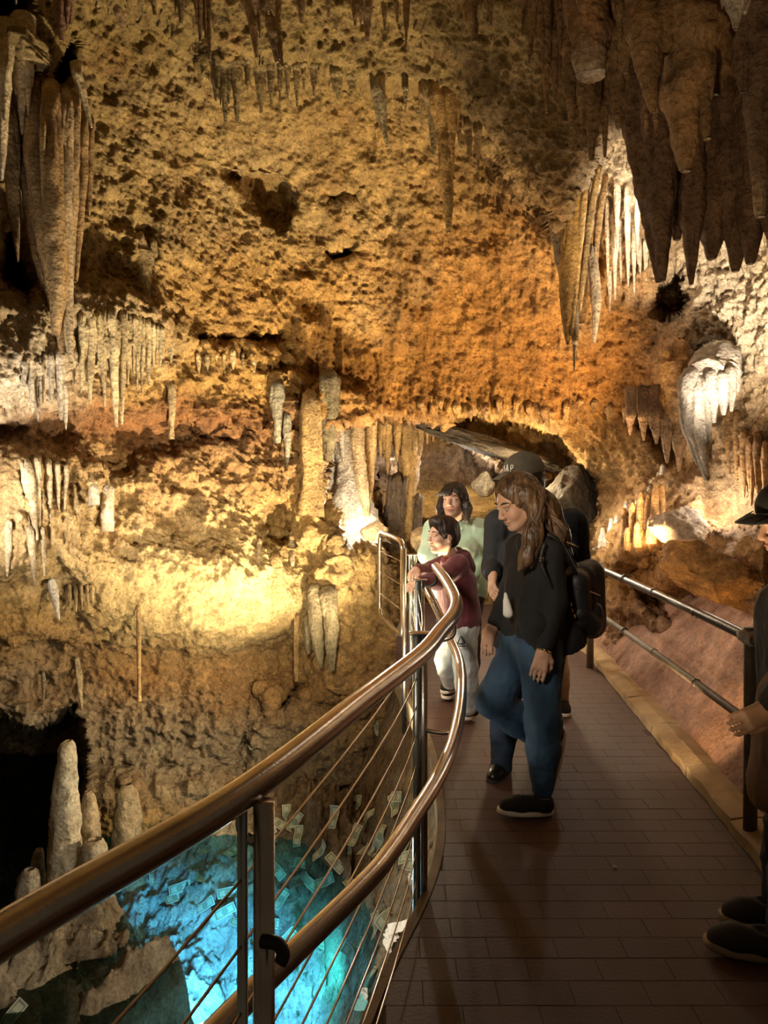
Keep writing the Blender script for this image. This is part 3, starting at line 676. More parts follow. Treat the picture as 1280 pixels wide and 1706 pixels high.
# ceiling lip
for px, py, tx, ty, w in ((355,90,360,168,16),(372,90,376,203,24),(392,90,396,206,22),(412,95,413,150,14),(434,100,436,188,20),(452,100,452,178,14),(466,100,467,170,12),(478,100,480,165,12),(494,100,495,178,13),(506,100,507,150,12),(522,100,523,160,12),(562,115,564,168,20),(586,120,586,160,14)):
    stal(px, py, tx, ty, w, (.42,.32,.15), 'brown stalactite hanging under the ceiling lip at upper centre', 'stalactites under the upper ceiling lip', Y=yshell(px, py - 10) + .10, up=.3)
for px, tx, ty, w in ((195,205,48,34),(300,302,40,24),(330,334,70,18),(345,350,100,16),(412,428,97,30),(440,462,104,36),(452,471,112,18),(590,592,44,18),(610,612,70,26),(640,641,52,14),(660,662,38,12),(677,677,80,10),(780,790,70,36),(815,818,42,16),(500,503,40,22),(545,548,30,16),(255,258,26,20)):
    stal(px, -40, tx, ty, w, (.44,.30,.16), 'brown stalactite at the top edge of the cave ceiling', 'stalactites along the top edge', Y=yshell(px, 5) - .08, up=.3)
stal(630, 140, 645, 246, 22, (.60,.50,.30), 'pale carrot-shaped stalactite under the ceiling lip', Y=yshell(630, 120) + .05, shape=(1,1,.8,.5,.2))
stal(675, 140, 676, 188, 8, (.50,.42,.26), 'tiny stalactite right of the pale carrot-shaped one', Y=yshell(675, 120) + .05)
stal(722, 150, 723, 258, 28, (.36,.28,.14), 'dark olive stalactite left of the long amber one', Y=yshell(722, 130) + .1)
stal(742, 165, 748, 388, 34, (.60,.38,.14), 'long thin amber stalactite below the ceiling lip', Y=yshell(742, 140) + .1, shape=(1.3,.9,.8,.55,.2), flute=.25)
for px, py, tx, ty, w in ((780,200,782,272,14),(796,210,797,284,14),(702,150,703,215,10),(765,190,765,240,12)):
    stal(px, py, tx, ty, w, (.45,.33,.17), 'short stalactite beside the long amber one', 'short stalactites beside the long amber one', Y=yshell(px, py - 20) + .08)
# near cluster at the upper right
stal(1142, -70, 1143, 286, 150, (.36,.225,.115), 'huge broad brown stalactite with a nubbed tip at upper right', Y=3.0, up=.5, flute=.10, shape=(1,.98,.95,.86,.68,.46,.34,.24,.10))
stal(1172, 60, 1178, 232, 40, (.36,.23,.12), 'small side tip on the huge broad stalactite', Y=2.95, up=.1, shape=(1,.9,.6,.4))
stal(985, -70, 984, 126, 78, (.34,.20,.11), 'thick stalactite with a flat broken pale end at upper right', Y=3.25, up=.5, shape=(1.05,1,.95,.85,.72,.56), flute=.08, tipc=(.45,.36,.28))
stal(1230, -60, 1226, 50, 42, (.52,.47,.43), 'pale grey stalactite tip in the top right corner', Y=2.6, up=.4, shape=(1.1,1,.9,.6,.12))
stal(1206, -60, 1204, 14, 16, (.50,.44,.40), 'tiny pale tip left of the grey corner stalactite', Y=2.65, up=.3)
stal(1262, -50, 1266, 362, 56, (.20,.13,.09), 'long dark stalactite at the right edge with a pale tip', Y=3.0, up=.5, shape=(1.3,1.15,.9,.6,.3), tipc=(.30,.22,.15))
for a in ((1040,-60,1042,122,46,3.2),(1072,-60,1078,222,26,3.15),(1092,-60,1094,224,24,3.1),(1014,-40,1016,84,18,3.3),(950,60,952,212,28,3.6),(986,60,986,268,36,3.55),(1030,40,1031,214,44,3.6),(1008,60,1008,262,18,3.65),(894,-60,882,106,16,3.6),(906,-60,911,188,22,3.7),(930,-60,934,88,18,3.5),(962,-40,968,60,30,3.4),(925,40,925,170,18,3.8),(880,-60,870,60,14,3.8)):
    stal(*a[:5], (.34,.22,.125), 'brown stalactite in the near cluster at the upper right', 'near stalactites at the upper right', Y=a[5], up=.45, shape=(1,.92,.75,.5,.18))
for a in ((1062,120,1100,470,56,4.1),(1098,150,1105,468,46,4.0),(1130,150,1128,400,60,4.2),(1156,180,1152,474,44,4.1),(1186,180,1186,432,76,4.15),(1222,150,1226,452,76,4.1),(1256,150,1250,440,66,4.0),(1290,150,1288,400,70,3.9),(1080,100,1078,330,50,4.3),(1205,150,1205,400,60,4.35)):
    stal(*a[:5], (.22,.135,.09), 'dark stalactite in the back row of the right-hand curtain', 'back row of dark stalactites at right', Y=a[5], up=.5, shape=(1,1,.92,.78,.5,.16), flute=.2)
folds('dripstone_curtain', 'amber dripstone curtain with bright edges in front of the lit niche', 'drapery', [
 ([(956,270,5.7),(950,400,5.6),(945,500,5.6),(946,574,5.6)], [20,26,22,4], AMB), ([(938,275,5.75),(930,330,5.7),(940,430,5.68),(946,500,5.68)], [26,34,24,8], (.40,.30,.19)),
 ([(978,280,5.7),(970,360,5.6),(962,450,5.58),(952,560,5.58)], [10,12,10,4], (.74,.48,.18)), ([(996,286,5.75),(980,380,5.68),(972,460,5.65),(966,520,5.65)], [8,12,10,4], (.72,.48,.2)),
 ([(985,420,5.7),(994,500,5.65),(990,572,5.65)], [14,16,3], (.80,.62,.40)), ([(1008,300,5.85),(996,380,5.8),(992,460,5.78)], [9,12,6], (.72,.46,.2)), ([(968,300,5.8),(966,430,5.8),(968,540,5.8)], [26,34,14], (.40,.24,.10))],
 AMB, at(955, 560, 5.65))
for k, (px, py, ty, w) in enumerate(((1012,330,480,10),(1024,350,500,12),(1034,360,470,10),(1046,350,478,12),(1056,380,490,10),(1066,390,470,9),(1028,300,420,12),(1044,310,440,10),(1062,330,440,10),(1076,400,470,10),(1016,450,520,8))):
    stal(px, py, px + 1, ty, w, (.78,.64,.48), 'white drip in the fringe of the lit niche at right', 'white drips of the lit niche', up=.05)
stal(958, 560, 957, 618, 8, (.66,.50,.30), 'lone thin drip under the amber curtain', Y=5.6)
# hanging formation at right
folds('hanging_flowstone', 'grey-white tapering flowstone hanging above the bright boulder', 'stalactite', [
 ([(1150,630,5.55),(1152,690,5.45),(1163,740,5.42),(1176,800,5.4)], [26,26,16,4], (.50,.44,.38)), ([(1162,640,5.5),(1163,700,5.4),(1171,750,5.38),(1179,790,5.38)], [24,22,14,4], (.56,.49,.42)), ([(1140,640,5.6),(1145,700,5.5),(1156,745,5.48),(1166,780,5.45)], [20,20,12,3], (.46,.40,.34)), ([(1168,640,5.5),(1172,700,5.45),(1180,770,5.45)], [24,24,6], (.52,.45,.38)), ([(1186,630,5.5),(1188,670,5.46),(1190,705,5.46)], [24,18,5], (.56,.49,.42)), ([(1203,630,5.5),(1205,665,5.46),(1206,692,5.46)], [20,16,5], (.54,.47,.40)), ([(1218,620,5.5),(1219,660,5.46),(1219,686,5.46)], [18,12,4], (.54,.46,.38)),([(1180,600,5.8),(1178,630,5.66),(1176,660,5.55)], [40,64,40], (.60,.52,.44)), ([(1205,590,5.8),(1206,625,5.66),(1206,650,5.55)], [40,54,36], (.60,.52,.44))],
 PALE, at(1178, 790, 5.4))
stal(1122, 575, 1135, 712, 56, (.58,.33,.12), 'rounded orange rock pendant left of the white hanging flowstone', shape=(.7,1,1,.9,.7,.35))
for px, py, tx, ty, w in ((1108,690,1112,772,22),(1130,690,1132,786,26),(1092,690,1094,740,18),(1072,690,1073,735,16),(1050,690,1050,725,14)):
    stal(px, py, tx, ty, w, (.34,.20,.10), 'dark brown stalactite over the slope beside the white hanging flowstone', 'dark stalactites over the right slope', Y=6.2, up=.2)
for px, ty in ((1228,800),(1240,830),(1252,842),(1264,836),(1275,850),(1215,790)):
    stal(px, ty - 110, px, ty, 18, (.60,.34,.14), 'orange drip ridge on the right-hand wall', 'orange drip ridges at right', name='drip_ridge')
# fringe of the passage arch
for px in list(range(705, 1100, 26)):
    py = 676 + 8 * math.sin(px * .05); ty = py + R_.uniform(10, 36)
    stal(px + R_.uniform(-5, 5), py, px + R_.uniform(-4, 4), ty, R_.uniform(8, 15), (.56,.33,.12), 'small amber stalactite fringing the passage arch', 'fringe of the passage arch', Y=yshell(px, py - 12) - .02, up=.06)
# pillars and columns by the passage
def column(label, path, ws, col, Y, seg=24, flute=.28, c2=None, name='cave_column'):
    if Y is None: Y = min(yshell(*p) for p in path) - .05
    return drip(name, path, ws, col, label, 'column', None, None, seg, flute, Y, 0, None, c2, .25)
column('brown pillar joining ledge and wall left of the white column', [(517,670),(519,740),(520,800),(518,860)], [30,34,34,40], (.52,.35,.15), None)
column('dark grey hanging rock pillar left of the white column', [(550,636),(550,690),(549,730),(548,768)], [30,30,22,7], (.30,.25,.15), 6.62)
folds('white_column', 'brilliantly lit white dripstone column beside its floodlight', 'column', [
 ([(573,700,8.3),(577,770,8.2),(585,840,8.05),(598,915,7.9)], [26,38,58,90]), ([(560,740,8.35),(560,800,8.25),(568,860,8.15),(580,920,8.05)], [20,30,44,60]), ([(586,750,8.3),(594,810,8.2),(600,870,8.1)], [10,18,36]), ([(546,770,8.4),(545,820,8.35),(552,870,8.3)], [10,16,24])],
 (.84,.76,.62), at(585, 910, 8.1))
column('grey-brown hanging column in front of the white one', [(594,690),(598,760),(606,820),(612,860)], [20,19,15,6], (.42,.31,.17), 7.7)
column('slim pale fluted column right of the white one', [(618,700),(617,770),(613,830),(612,880)], [18,16,14,20], (.70,.48,.22), 8.1)
for px, ty, w in ((634,760,16),(646,790,18),(662,770,16),(700,760,14),(712,740,12),(722,735,12)):
    stal(px, 690, px, ty, w, (.60,.40,.16), 'amber stalactite in the mouth of the passage', 'stalactites in the passage mouth', Y=8.5, up=.3)
column('stout tan column standing in the passage behind the railing panel', [(680,690),(681,760),(678,820),(677,900)], [64,36,30,42], (.56,.37,.15), 8.8, flute=.25)
column('dark knobbly column foot left of the stout tan column', [(660,800),(656,840),(655,880),(655,920)], [16,24,30,44], (.16,.115,.075), 8.6)
column('dark slender stub right of the stout tan column', [(697,830),(697,860),(696,900)], [10,13,18], (.20,.14,.09), 8.7)
# stalagmites of the pool
def stag(label, path, ws, col, Y, group=None, flute=.1):
    return drip('stalagmite', path, ws, col, label, 'stalagmite', group, None, 22, flute, Y, 0, None, np.array(col) * .78, 0, 0)
stag('tall pale stalagmite standing in the dark water at the left', [(113,1234),(113,1246),(112,1290),(112,1340),(112,1400),(108,1470),(106,1560)], [12,26,34,40,48,50,62], (.80,.72,.55), 5.1, flute=.14)
stag('shoulder stalagmite grown against the tall pale one', [(97,1308),(97,1322),(95,1380),(92,1450),(92,1540)], [8,16,22,28,36], (.62,.54,.38), 5.15)
stag('tan stalagmite stub right of the tall pale one', [(146,1318),(148,1335),(150,1380),(150,1450),(150,1520)], [10,26,34,38,46], (.56,.44,.28), 5.3)
stag('broad brown stalagmite stub below the crusted wall', [(212,1306),(212,1322),(212,1360),(210,1420),(210,1470)], [14,32,40,48,60], (.48,.38,.24), 5.7)
stag('small rounded stalagmite at the lower left above the handrail', [(49,1448),(49,1462),(47,1500),(45,1560)], [16,34,40,48], (.56,.50,.40), 4.9)
stag('dim little stalagmite behind the small rounded one', [(64,1414),(64,1424),(62,1460),(62,1520)], [10,18,24,30], (.34,.30,.24), 5.3)
stag('low tan stump beside the foot of the tall pale stalagmite', [(158,1398),(158,1410),(158,1450),(158,1520)], [20,38,48,58], (.56,.46,.32), 5.05)
stag('stubby bright stalagmite on the left ledge', [(157,806),(157,814),(157,842)], [8,15,18], (.80,.72,.58), yshell(157, 830) - .12)
stag('taller bright stalagmite on the left ledge', [(181,808),(181,818),(180,850),(179,885)], [8,18,20,22], (.84,.76,.62), yshell(181, 850) - .12)
# stalagmites on the right slope
for k in range(34):
    u = k / 33; px = 990 + 118 * u + R_.uniform(-6, 6); py = 912 - 118 * u + R_.uniform(-6, 8); h = R_.uniform(8, 22)
    stag('small white stalagmite on the ridge of the right slope', [(px, py - h), (px, py - h * .7), (px, py + 8)], [3, 8, 12], (.86,.80,.70), yshell(px, py) - .06, 'white stalagmites on the slope ridge')
for px, py, h, w in ((1040,880,34,9),(1054,884,46,10),(1068,880,60,12),(1080,872,48,12),(1092,862,56,12),(1102,850,44,12),(1062,900,30,10),(1085,895,34,12),(1046,905,26,10),(1098,885,28,12)):
    stag('orange stalagmite on the dark side of the right slope', [(px, py - h), (px, py - h * .7), (px, py + 12)], [4, w, w * 1.4], (.50,.27,.10), yshell(px, py) - .14, 'orange stalagmites on the right slope')
# boulders
def boulder(name, label, c, r, rz, col, seed, rough=.18, sub=5, flat=None):
    bm = bmesh.new(); bmesh.ops.create_icosphere(bm, subdivisions=sub, radius=1)
    V = np.array([v.co[:] for v in bm.verts]); Fs = np.array([[v.index for v in f.verts] for f in bm.faces]); bm.free()
    V = np.sign(V) * np.abs(V) ** .8
    rg = np.random.default_rng(seed)
    for _ in range(16):
        n_ = rg.normal(size=3); n_ /= np.linalg.norm(n_); h_ = np.maximum(V @ n_ - rg.uniform(.62, .85), 0); V = V - h_[:, None] * n_
    d = 1 + rough * fbm(V, 1.2, 3, seed) + rough * .5 * fbm(V, 3.5, 4, seed + 3, ridge=True) + .05 * fbm(V, 11, 3, seed + 5)
    V = V * d[:, None] * np.array(r)
    mt = np.array(Matrix.Rotation(rz[2], 3, 'Z') @ Matrix.Rotation(rz[1], 3, 'Y') @ Matrix.Rotation(rz[0], 3, 'X'))
    V = V @ mt.T + np.array(c)
    return tag(mesh_obj(name, V, Fs, 'rock', col=dcol(V, col, seed)), label, 'boulder')
boulder('rock_knob', 'knobbly olive rock above the top of the great drapery', at(34, 92, 4.85), (.22, .2, .11), (0, .1, 0), (.44,.33,.16), 51, .25)
boulder('boulder', 'brown boulder with a brilliantly lit white top on the right slope', at(1135, 880, 5.75), (.22, .2, .20), (0, .5, 0), (.62,.46,.34), 11, .12)
boulder('boulder', 'large orange boulder beyond the dark handrail', at(1205, 965, 4.9), (.42, .28, .20), (0, .25, .3), (.66,.32,.09), 14)
boulder('boulder', 'dark grooved boulder behind the man in the cap', at(945, 835, 7.7), (.32, .35, .36), (0, .3, 0), (.13,.10,.07), 21)
boulder('boulder', 'dark rock slab slanting under the passage roof', at(835, 752, 8.3), (.85, .4, .11), (0, .30, 0), (.15,.12,.085), 25, .22)
boulder('boulder', 'pale angular boulder beside the back room lamp', at(805, 806, 9.85), (.15, .13, .17), (0, .4, .2), (.72,.60,.40), 31, .12, 4)
boulder('boulder', 'pointed tan rock shielding the white column floodlight', at(622, 890, 7.7), (.13, .12, .14), (0, .7, 0), (.58,.42,.22), 34, .15, 4)
boulder('boulder', 'low orange rock mound at the back of the passage', at(770, 850, 10.2), (1.3, .6, .3), (0, 0, 0), (.62,.38,.12), 37)
boulder('boulder', 'tan rounded rock at the foot of the stout column', at(715, 905, 7.9), (.22, .2, .2), (0, 0, 0), (.56,.40,.20), 41, .15, 4)
# ------------------------------------------------------------------ organic bodies: blended solids turned into one continuous surface
class Body:
    def __init__(s): s.p = []
    def cone(s, a, b, ra, rb, k=.02, cut=False):
        a, b = np.array(a, float), np.array(b, float); r = max(ra, rb)
        ab = b - a; L2 = float(ab @ ab) + 1e-9
        def f(x, y, z):
            t = np.clip(((x - a[0]) * ab[0] + (y - a[1]) * ab[1] + (z - a[2]) * ab[2]) / L2, 0, 1)
            return np.sqrt((x - a[0] - t * ab[0]) ** 2 + (y - a[1] - t * ab[1]) ** 2 + (z - a[2] - t * ab[2]) ** 2) - (ra + t * (rb - ra))
        s.p.append((f, np.minimum(a, b) - r, np.maximum(a, b) + r, k, cut)); return s
    def chain(s, pts, rs, k=.02):
        for i in range(len(pts) - 1): s.cone(pts[i], pts[i + 1], rs[i], rs[i + 1], k)
        return s
    def ell(s, c, r, Rm=None, k=.02, cut=False):
        c = np.array(c, float); r = np.array(r, float); Rm = np.eye(3) if Rm is None else np.array(Rm); m = r.max()
        def f(x, y, z):
            X, Y, Z = x - c[0], y - c[1], z - c[2]
            l = [X * Rm[0, i] + Y * Rm[1, i] + Z * Rm[2, i] for i in range(3)]
            k0 = np.sqrt(sum((l[i] / r[i]) ** 2 for i in range(3))); k1 = np.sqrt(sum((l[i] / r[i] ** 2) ** 2 for i in range(3))) + 1e-9
            return k0 * (k0 - 1) / k1
        s.p.append((f, c - m, c + m, k, cut)); return s
    def plane(s, pt, nrm):                        # keep only what lies against the normal
        pt = np.array(pt, float); n = np.array(nrm, float)
        s.p.append((lambda x, y, z: (x - pt[0]) * n[0] + (y - pt[1]) * n[1] + (z - pt[2]) * n[2], None, None, 0, 'and')); return s
    def mesh(s, h):
        lo = np.min([q[1] for q in s.p if q[1] is not None and not q[4]], 0) - 3 * h; hi = np.max([q[2] for q in s.p if q[2] is not None and not q[4]], 0) + 3 * h
        n = np.ceil((hi - lo) / h).astype(int) + 1
        ax = [lo[i] + h * np.arange(n[i]) for i in range(3)]; f = np.full(n, .3, np.float32)
        for fn, a, b, k, cut in s.p:
            if a is None: i0, i1 = np.zeros(3, int), n
            else:
                m = k + 2.5 * h; i0 = np.clip(((a - m - lo) / h).astype(int), 0, n); i1 = np.clip(np.ceil((b + m - lo) / h).astype(int) + 1, 0, n)
            if (i1 <= i0).any(): continue
            sl = tuple(slice(i0[j], i1[j]) for j in range(3))
            d = fn(ax[0][sl[0]][:, None, None], ax[1][sl[1]][None, :, None], ax[2][sl[2]][None, None, :]); g = f[sl]
            if cut == 'and': f[sl] = np.maximum(g, d)
            elif cut: hh = np.clip(.5 - .5 * (g + d) / k, 0, 1); f[sl] = g * (1 - hh) - d * hh + k * hh * (1 - hh)
            else: hh = np.clip(.5 + .5 * (g - d) / k, 0, 1); f[sl] = g * (1 - hh) + d * hh - k * hh * (1 - hh)
        return nets(f, lo, h)
def nets(f, lo, h):
    s = f < 0; c = [(i, j, k) for i in (0, 1) for j in (0, 1) for k in (0, 1)]; n = np.array(f.shape)
    cut = lambda a, o: a[o[0]:n[0] - 1 + o[0], o[1]:n[1] - 1 + o[1], o[2]:n[2] - 1 + o[2]]
    cnt = sum(cut(s, o).astype(np.int8) for o in c); I = np.argwhere((cnt > 0) & (cnt < 8))
    vals = [f[I[:, 0] + o[0], I[:, 1] + o[1], I[:, 2] + o[2]] for o in c]
    pos = np.zeros((len(I), 3)); ct = np.zeros(len(I))
    for a in range(8):
        for b in range(a + 1, 8):
            if sum(abs(c[a][q] - c[b][q]) for q in range(3)) != 1: continue
            m = (vals[a] < 0) != (vals[b] < 0); t = np.where(m, vals[a] / (vals[a] - vals[b] + 1e-12), 0)
            pos += np.where(m[:, None], np.array(c[a]) + t[:, None] * (np.array(c[b]) - np.array(c[a])), 0); ct += m
    V = lo + h * (I + pos / ct[:, None]); idx = np.full(n - 1, -1, np.int64); idx[tuple(I.T)] = np.arange(len(I)); Q = []
    for ax in range(3):
        o = [0, 0, 0]; o[ax] = 1; u, v = (ax + 1) % 3, (ax + 2) % 3
        sl = [slice(1, n[q] - 1) for q in range(3)]; sl[ax] = slice(0, n[ax] - 1); sh_ = list(sl); sh_[ax] = slice(1, n[ax])
        A, B = s[tuple(sl)], s[tuple(sh_)]; E = np.argwhere(A != B); fl = A[tuple(E.T)]
        off = np.array([x.start for x in sl]); E = E + off
        g = lambda du, dv: idx[tuple((E - np.eye(3, dtype=int)[u] * du - np.eye(3, dtype=int)[v] * dv).T)]
        q = np.stack([g(1, 1), g(0, 1), g(0, 0), g(1, 0)], 1); q[~fl] = q[~fl][:, ::-1]; Q.append(q)
    Q = np.concatenate(Q); Q = Q[(Q >= 0).all(1)]
    return V, Q
def vnorm(V, Q):
    fn = np.cross(V[Q[:, 2]] - V[Q[:, 0]], V[Q[:, 3]] - V[Q[:, 1]]); N = np.zeros_like(V)
    for k in range(4): np.add.at(N, Q[:, k], fn)
    return N / (np.linalg.norm(N, axis=1, keepdims=True) + 1e-12)
def relax(V, Q, it=2):
    for _ in range(it):
        A = np.zeros_like(V); c = np.zeros(len(V))
        for k in range(4):
            a, b = Q[:, k], Q[:, (k + 1) % 4]; np.add.at(A, a, V[b]); np.add.at(A, b, V[a]); np.add.at(c, a, 1); np.add.at(c, b, 1)
        V = V * .45 + .55 * A / np.maximum(c, 1)[:, None]
    return V
def solid(name, body, h, mat, parent, wrinkle=0, wsc=(16, 16, 7), seed=0, colf=None, smooth_it=2):
    V, Q = body.mesh(h); V = relax(V, Q, smooth_it)
    if wrinkle: V = V + vnorm(V, Q) * (wrinkle * fbm(V, wsc, 3, seed, ridge=True))[:, None]
    o = mesh_obj(name, V, Q, mat, col=colf(V) if colf else None)
    return put(o, parent) if parent else o
def frame3(f, u=(0, 0, 1)):
    f = Vector(f).normalized(); l = Vector(u).cross(f).normalized(); return np.array([f, l, f.cross(l)]).T   # columns: forward, left, up
def head_prims(B, c, Rm, s=1.0, jaw=1.0, skip_ears=False, ear=True):
    c = np.array(c); P = lambda x, y, z: c + s * (Rm @ np.array((x, y, z)))
    B.ell(P(-.012, 0, .030), np.array((.097, .075, .088)) * s, Rm, .02)
    B.ell(P(.026, 0, -.032), np.array((.064, .058, .080)) * s, Rm, .03)
    for sg in (-1, 1):
        B.cone(P(-.012, sg * .054, -.052), P(.058, sg * .016, -.096), .022 * s * jaw, .016 * s * jaw, .03)
        B.ell(P(.058, sg * .034, -.034), np.array((.026, .024, .026)) * s, Rm, .02)
        B.cone(P(.086, sg * .012, .020), P(.074, sg * .046, .020), .010 * s, .009 * s, .012)
        B.ell(P(.103, sg * .031, .001), np.array((.017, .017, .010)) * s, Rm, .012, True)
        if ear:
            B.ell(P(-.012, sg * .079, -.012), np.array((.018, .009, .031)) * s, Rm, .008); B.ell(P(-.006, sg * .088, -.010), np.array((.010, .006, .018)) * s, Rm, .005, True)
        B.ell(P(.101, sg * .012, -.036), np.array((.011, .008, .008)) * s, Rm, .006)
    B.cone(P(.090, 0, .012), P(.110, 0, -.031), .008 * s, .0115 * s, .010)
    B.ell(P(.088, 0, -.062), np.array((.014, .025, .0065)) * s, Rm, .007); B.ell(P(.086, 0, -.072), np.array((.013, .021, .007)) * s, Rm, .007)
    B.ell(P(.092, 0, -.067), np.array((.016, .026, .002)) * s, Rm, .003, True)
    B.ell(P(.070, 0, -.098), np.array((.020, .022, .016)) * s, Rm, .02)
def eyes(c, Rm, s, parent, down=0, iris=(.05, .03, .02)):
    c = np.array(c); P = lambda x, y, z: c + s * (Rm @ np.array((x, y, z)))
    for sg in (-1, 1):
        bm = bmesh.new(); bmesh.ops.create_uvsphere(bm, u_segments=14, v_segments=10, radius=.0125 * s); e0 = P(.0745, sg * .031, .0)
        for v in bm.verts: v.co += Vector(e0)
        me = bpy.data.meshes.new('eye'); bm.to_mesh(me); bm.free(); me.materials.append(M['eye_white']); o = bpy.data.objects.new('eye', me); COL.objects.link(o)
        for p in me.polygons: p.use_smooth = True
        put(o, parent)
        bm = bmesh.new(); bmesh.ops.create_uvsphere(bm, u_segments=12, v_segments=8, radius=.0052 * s); e1 = P(.0745 + .0082, sg * .031 , -.002 - .006 * down)
        for v in bm.verts: v.co += Vector(e1)
        me = bpy.data.meshes.new('iris'); bm.to_mesh(me); bm.free(); me.materials.append(M['iris']); io = bpy.data.objects.new('iris', me); COL.objects.link(io)
        io.parent = o
        # eyelid and brow
        V, Fs = tube_arr([P(.0800, sg * .017, .010), P(.0915, sg * .026, .0125 - .004 * down), P(.0895, sg * .037, .0115 - .004 * down), P(.077, sg * .046, .006)], .0030 * s, 6); multi('eyelid', [(V, Fs)], 'skin_lid', parent)
        V, Fs = tube_arr([P(.0925, sg * .016, .026), P(.0915, sg * .030, .032), P(.081, sg * .045, .030), P(.070, sg * .054, .023)], [.003 * s, .0042 * s, .0036 * s, .0015 * s], 6); multi('eyebrow', [(V, Fs)], 'brow', parent)
def hand_prims(B, wrist, tip, palm_n, s=1.0, curl=.5, thumb=1):
    """palm and five fingers from the wrist towards tip; palm_n faces out of the palm; thumb on the side palm_n x dir * thumb"""
    w = np.array(wrist, float); d = np.array(tip, float) - w; d /= np.linalg.norm(d); n = np.array(palm_n, float); n -= d * (n @ d); n /= np.linalg.norm(n)
    t = np.cross(n, d) * thumb; Q = lambda x, y, z: w + s * (x * d + y * t + z * n)
    B.cone(Q(-.03, 0, 0), Q(.02, 0, 0), .024 * s, .024 * s, .015)
    for y in (-.024, 0, .024): B.cone(Q(.018, y * .75, 0), Q(.085, y, 0), .017 * s, .0135 * s, .012)
    for y, L in ((.030, .072), (.010, .080), (-.011, .074), (-.030, .058)):
        a = np.array((.086, y, 0)); th = .25 * curl
        pts = [a]
        for seg_ in (.45, .32, .23):
            th += .62 * curl; a = a + L * seg_ * np.array((math.cos(th), y * .15, math.sin(th))); pts.append(a)
        B.chain([Q(*p) for p in pts], [.0092 * s, .0085 * s, .0078 * s, .0066 * s], .004)
    B.chain([Q(.015, .022, .004), Q(.045, .044, .012), Q(.072, .050, .020 + .012 * curl), Q(.094, .046, .028 + .016 * curl)], [.015 * s, .0125 * s, .0095 * s, .0078 * s], .008)
def shoe(parent, heel, toe, up=(0, 0, 1), L=None, w=.046, upper='shoe_black', sole='shoe_sole', high=.0, hb=.07):
    """heel and toe are points on the underside of the sole"""
    H, T, U = np.array(heel, float), np.array(toe, float), np.array(up, float); d = T - H; L = np.linalg.norm(d); d /= L; U -= d * (U @ d); U /= np.linalg.norm(U); S = np.cross(U, d)
    Q = lambda x, y, z: H + x * d + y * S + z * U
    B = Body()
    B.cone(Q(.042, 0, .045), Q(.045, 0, hb + high), .040, .038, .03); B.cone(Q(.05, 0, .05), Q(.62 * L, 0, .038), .042, w, .03); B.cone(Q(.62 * L, 0, .036), Q(L - .045, 0, .030), w, .038, .02)
    B.ell(Q(.05, 0, hb + .035 + high), (.034, .034, .03), None, .012, True)
    B.plane(Q(0, 0, .018), -U)
    up_ = solid('shoe', B, .0065, upper, parent, smooth_it=1)
    n = 22; prof = []
    for i in range(n):
        a = 2 * math.pi * i / n; x = L / 2 + (L / 2) * math.cos(a); wy = w * (.82 + .22 * math.sin((x / L) * math.pi * .9 - .4)) * math.copysign(abs(math.sin(a)) ** .62, math.sin(a)); prof.append((x, wy))
    V = []; 
    for z, k in ((0, .97), (.006, 1.03), (.022, 1.02), (.024, .95)): V += [Vector(Q(L / 2 + (x - L / 2) * k, y * k, z)) for x, y in prof]
    Fs = [(r * n + i, r * n + (i + 1) % n, (r + 1) * n + (i + 1) % n, (r + 1) * n + i) for r in range(3) for i in range(n)] + [tuple(range(n - 1, -1, -1)), tuple(3 * n + i for i in range(n))]
    so = mesh_obj('sole', V, Fs, sole); so.parent = up_
    return up_
def hairtubes(name, locks, mat, parent, seg=7):
    return multi(name, [tube_arr(spline(p, 6), list(np.interp(np.linspace(0, 1, 6 * (len(p) - 1) + 1), np.linspace(0, 1, len(r)), r)), seg) for p, r in locks], mat, parent)
# person materials
m, t, b = nt('skin'); a = nd(t, 'ShaderNodeAttribute'); a.attribute_name = 'Col'; t.links.new(a.outputs['Color'], b.inputs['Base Color']); b.inputs['Roughness'].default_value = .5; b.inputs['Subsurface Weight'].default_value = .12; b.inputs['Subsurface Radius'].default_value = (.012, .005, .003); M['skin'] = m
M['skin_lid'] = simple('eyelid_skin', (.40, .23, .16), .5); M['brow'] = simple('brow_hair', (.045, .028, .018), .8)
M['eye_white'] = simple('eye_white', (.40, .36, .32), .3); M['iris'] = simple('dark_iris', (.03, .018, .012), .15)
M['black_knit'] = simple('black_jacket', (.006, .006, .007), .85, bmp=.2, bscale=220); M['black_jacket2'] = simple('dark_jacket', (.006, .007, .010), .8, bmp=.2, bscale=160)
M['denim'] = simple('blue_denim', (.020, .055, .115), .8, noise=(.045, .105, .185), nscale=7, bmp=.3, bscale=260); M['denim_dark'] = simple('dark_denim', (.012, .025, .055), .85, noise=(.022, .042, .08), nscale=6, bmp=.2, bscale=240)
M['denim_pale'] = simple('washed_denim', (.42, .47, .50), .85, noise=(.62, .64, .62), nscale=6, bmp=.3, bscale=240)
M['maroon'] = simple('maroon_sweat', (.085, .012, .020), .85, noise=(.12, .020, .028), nscale=9, bmp=.2, bscale=200, sheen=.2)
M['mint'] = simple('mint_sweat', (.44, .68, .48), .85, noise=(.68, .82, .66), nscale=5, bmp=.2, bscale=200, sheen=.2)
M['white_cloth'] = simple('white_shirt', (.78, .78, .74), .8); M['brown_coat'] = simple('brown_coat', (.15, .085, .055), .9, bmp=.3, bscale=180); M['tan_cloth'] = simple('tan_trousers', (.36, .27, .17), .9, bmp=.2)
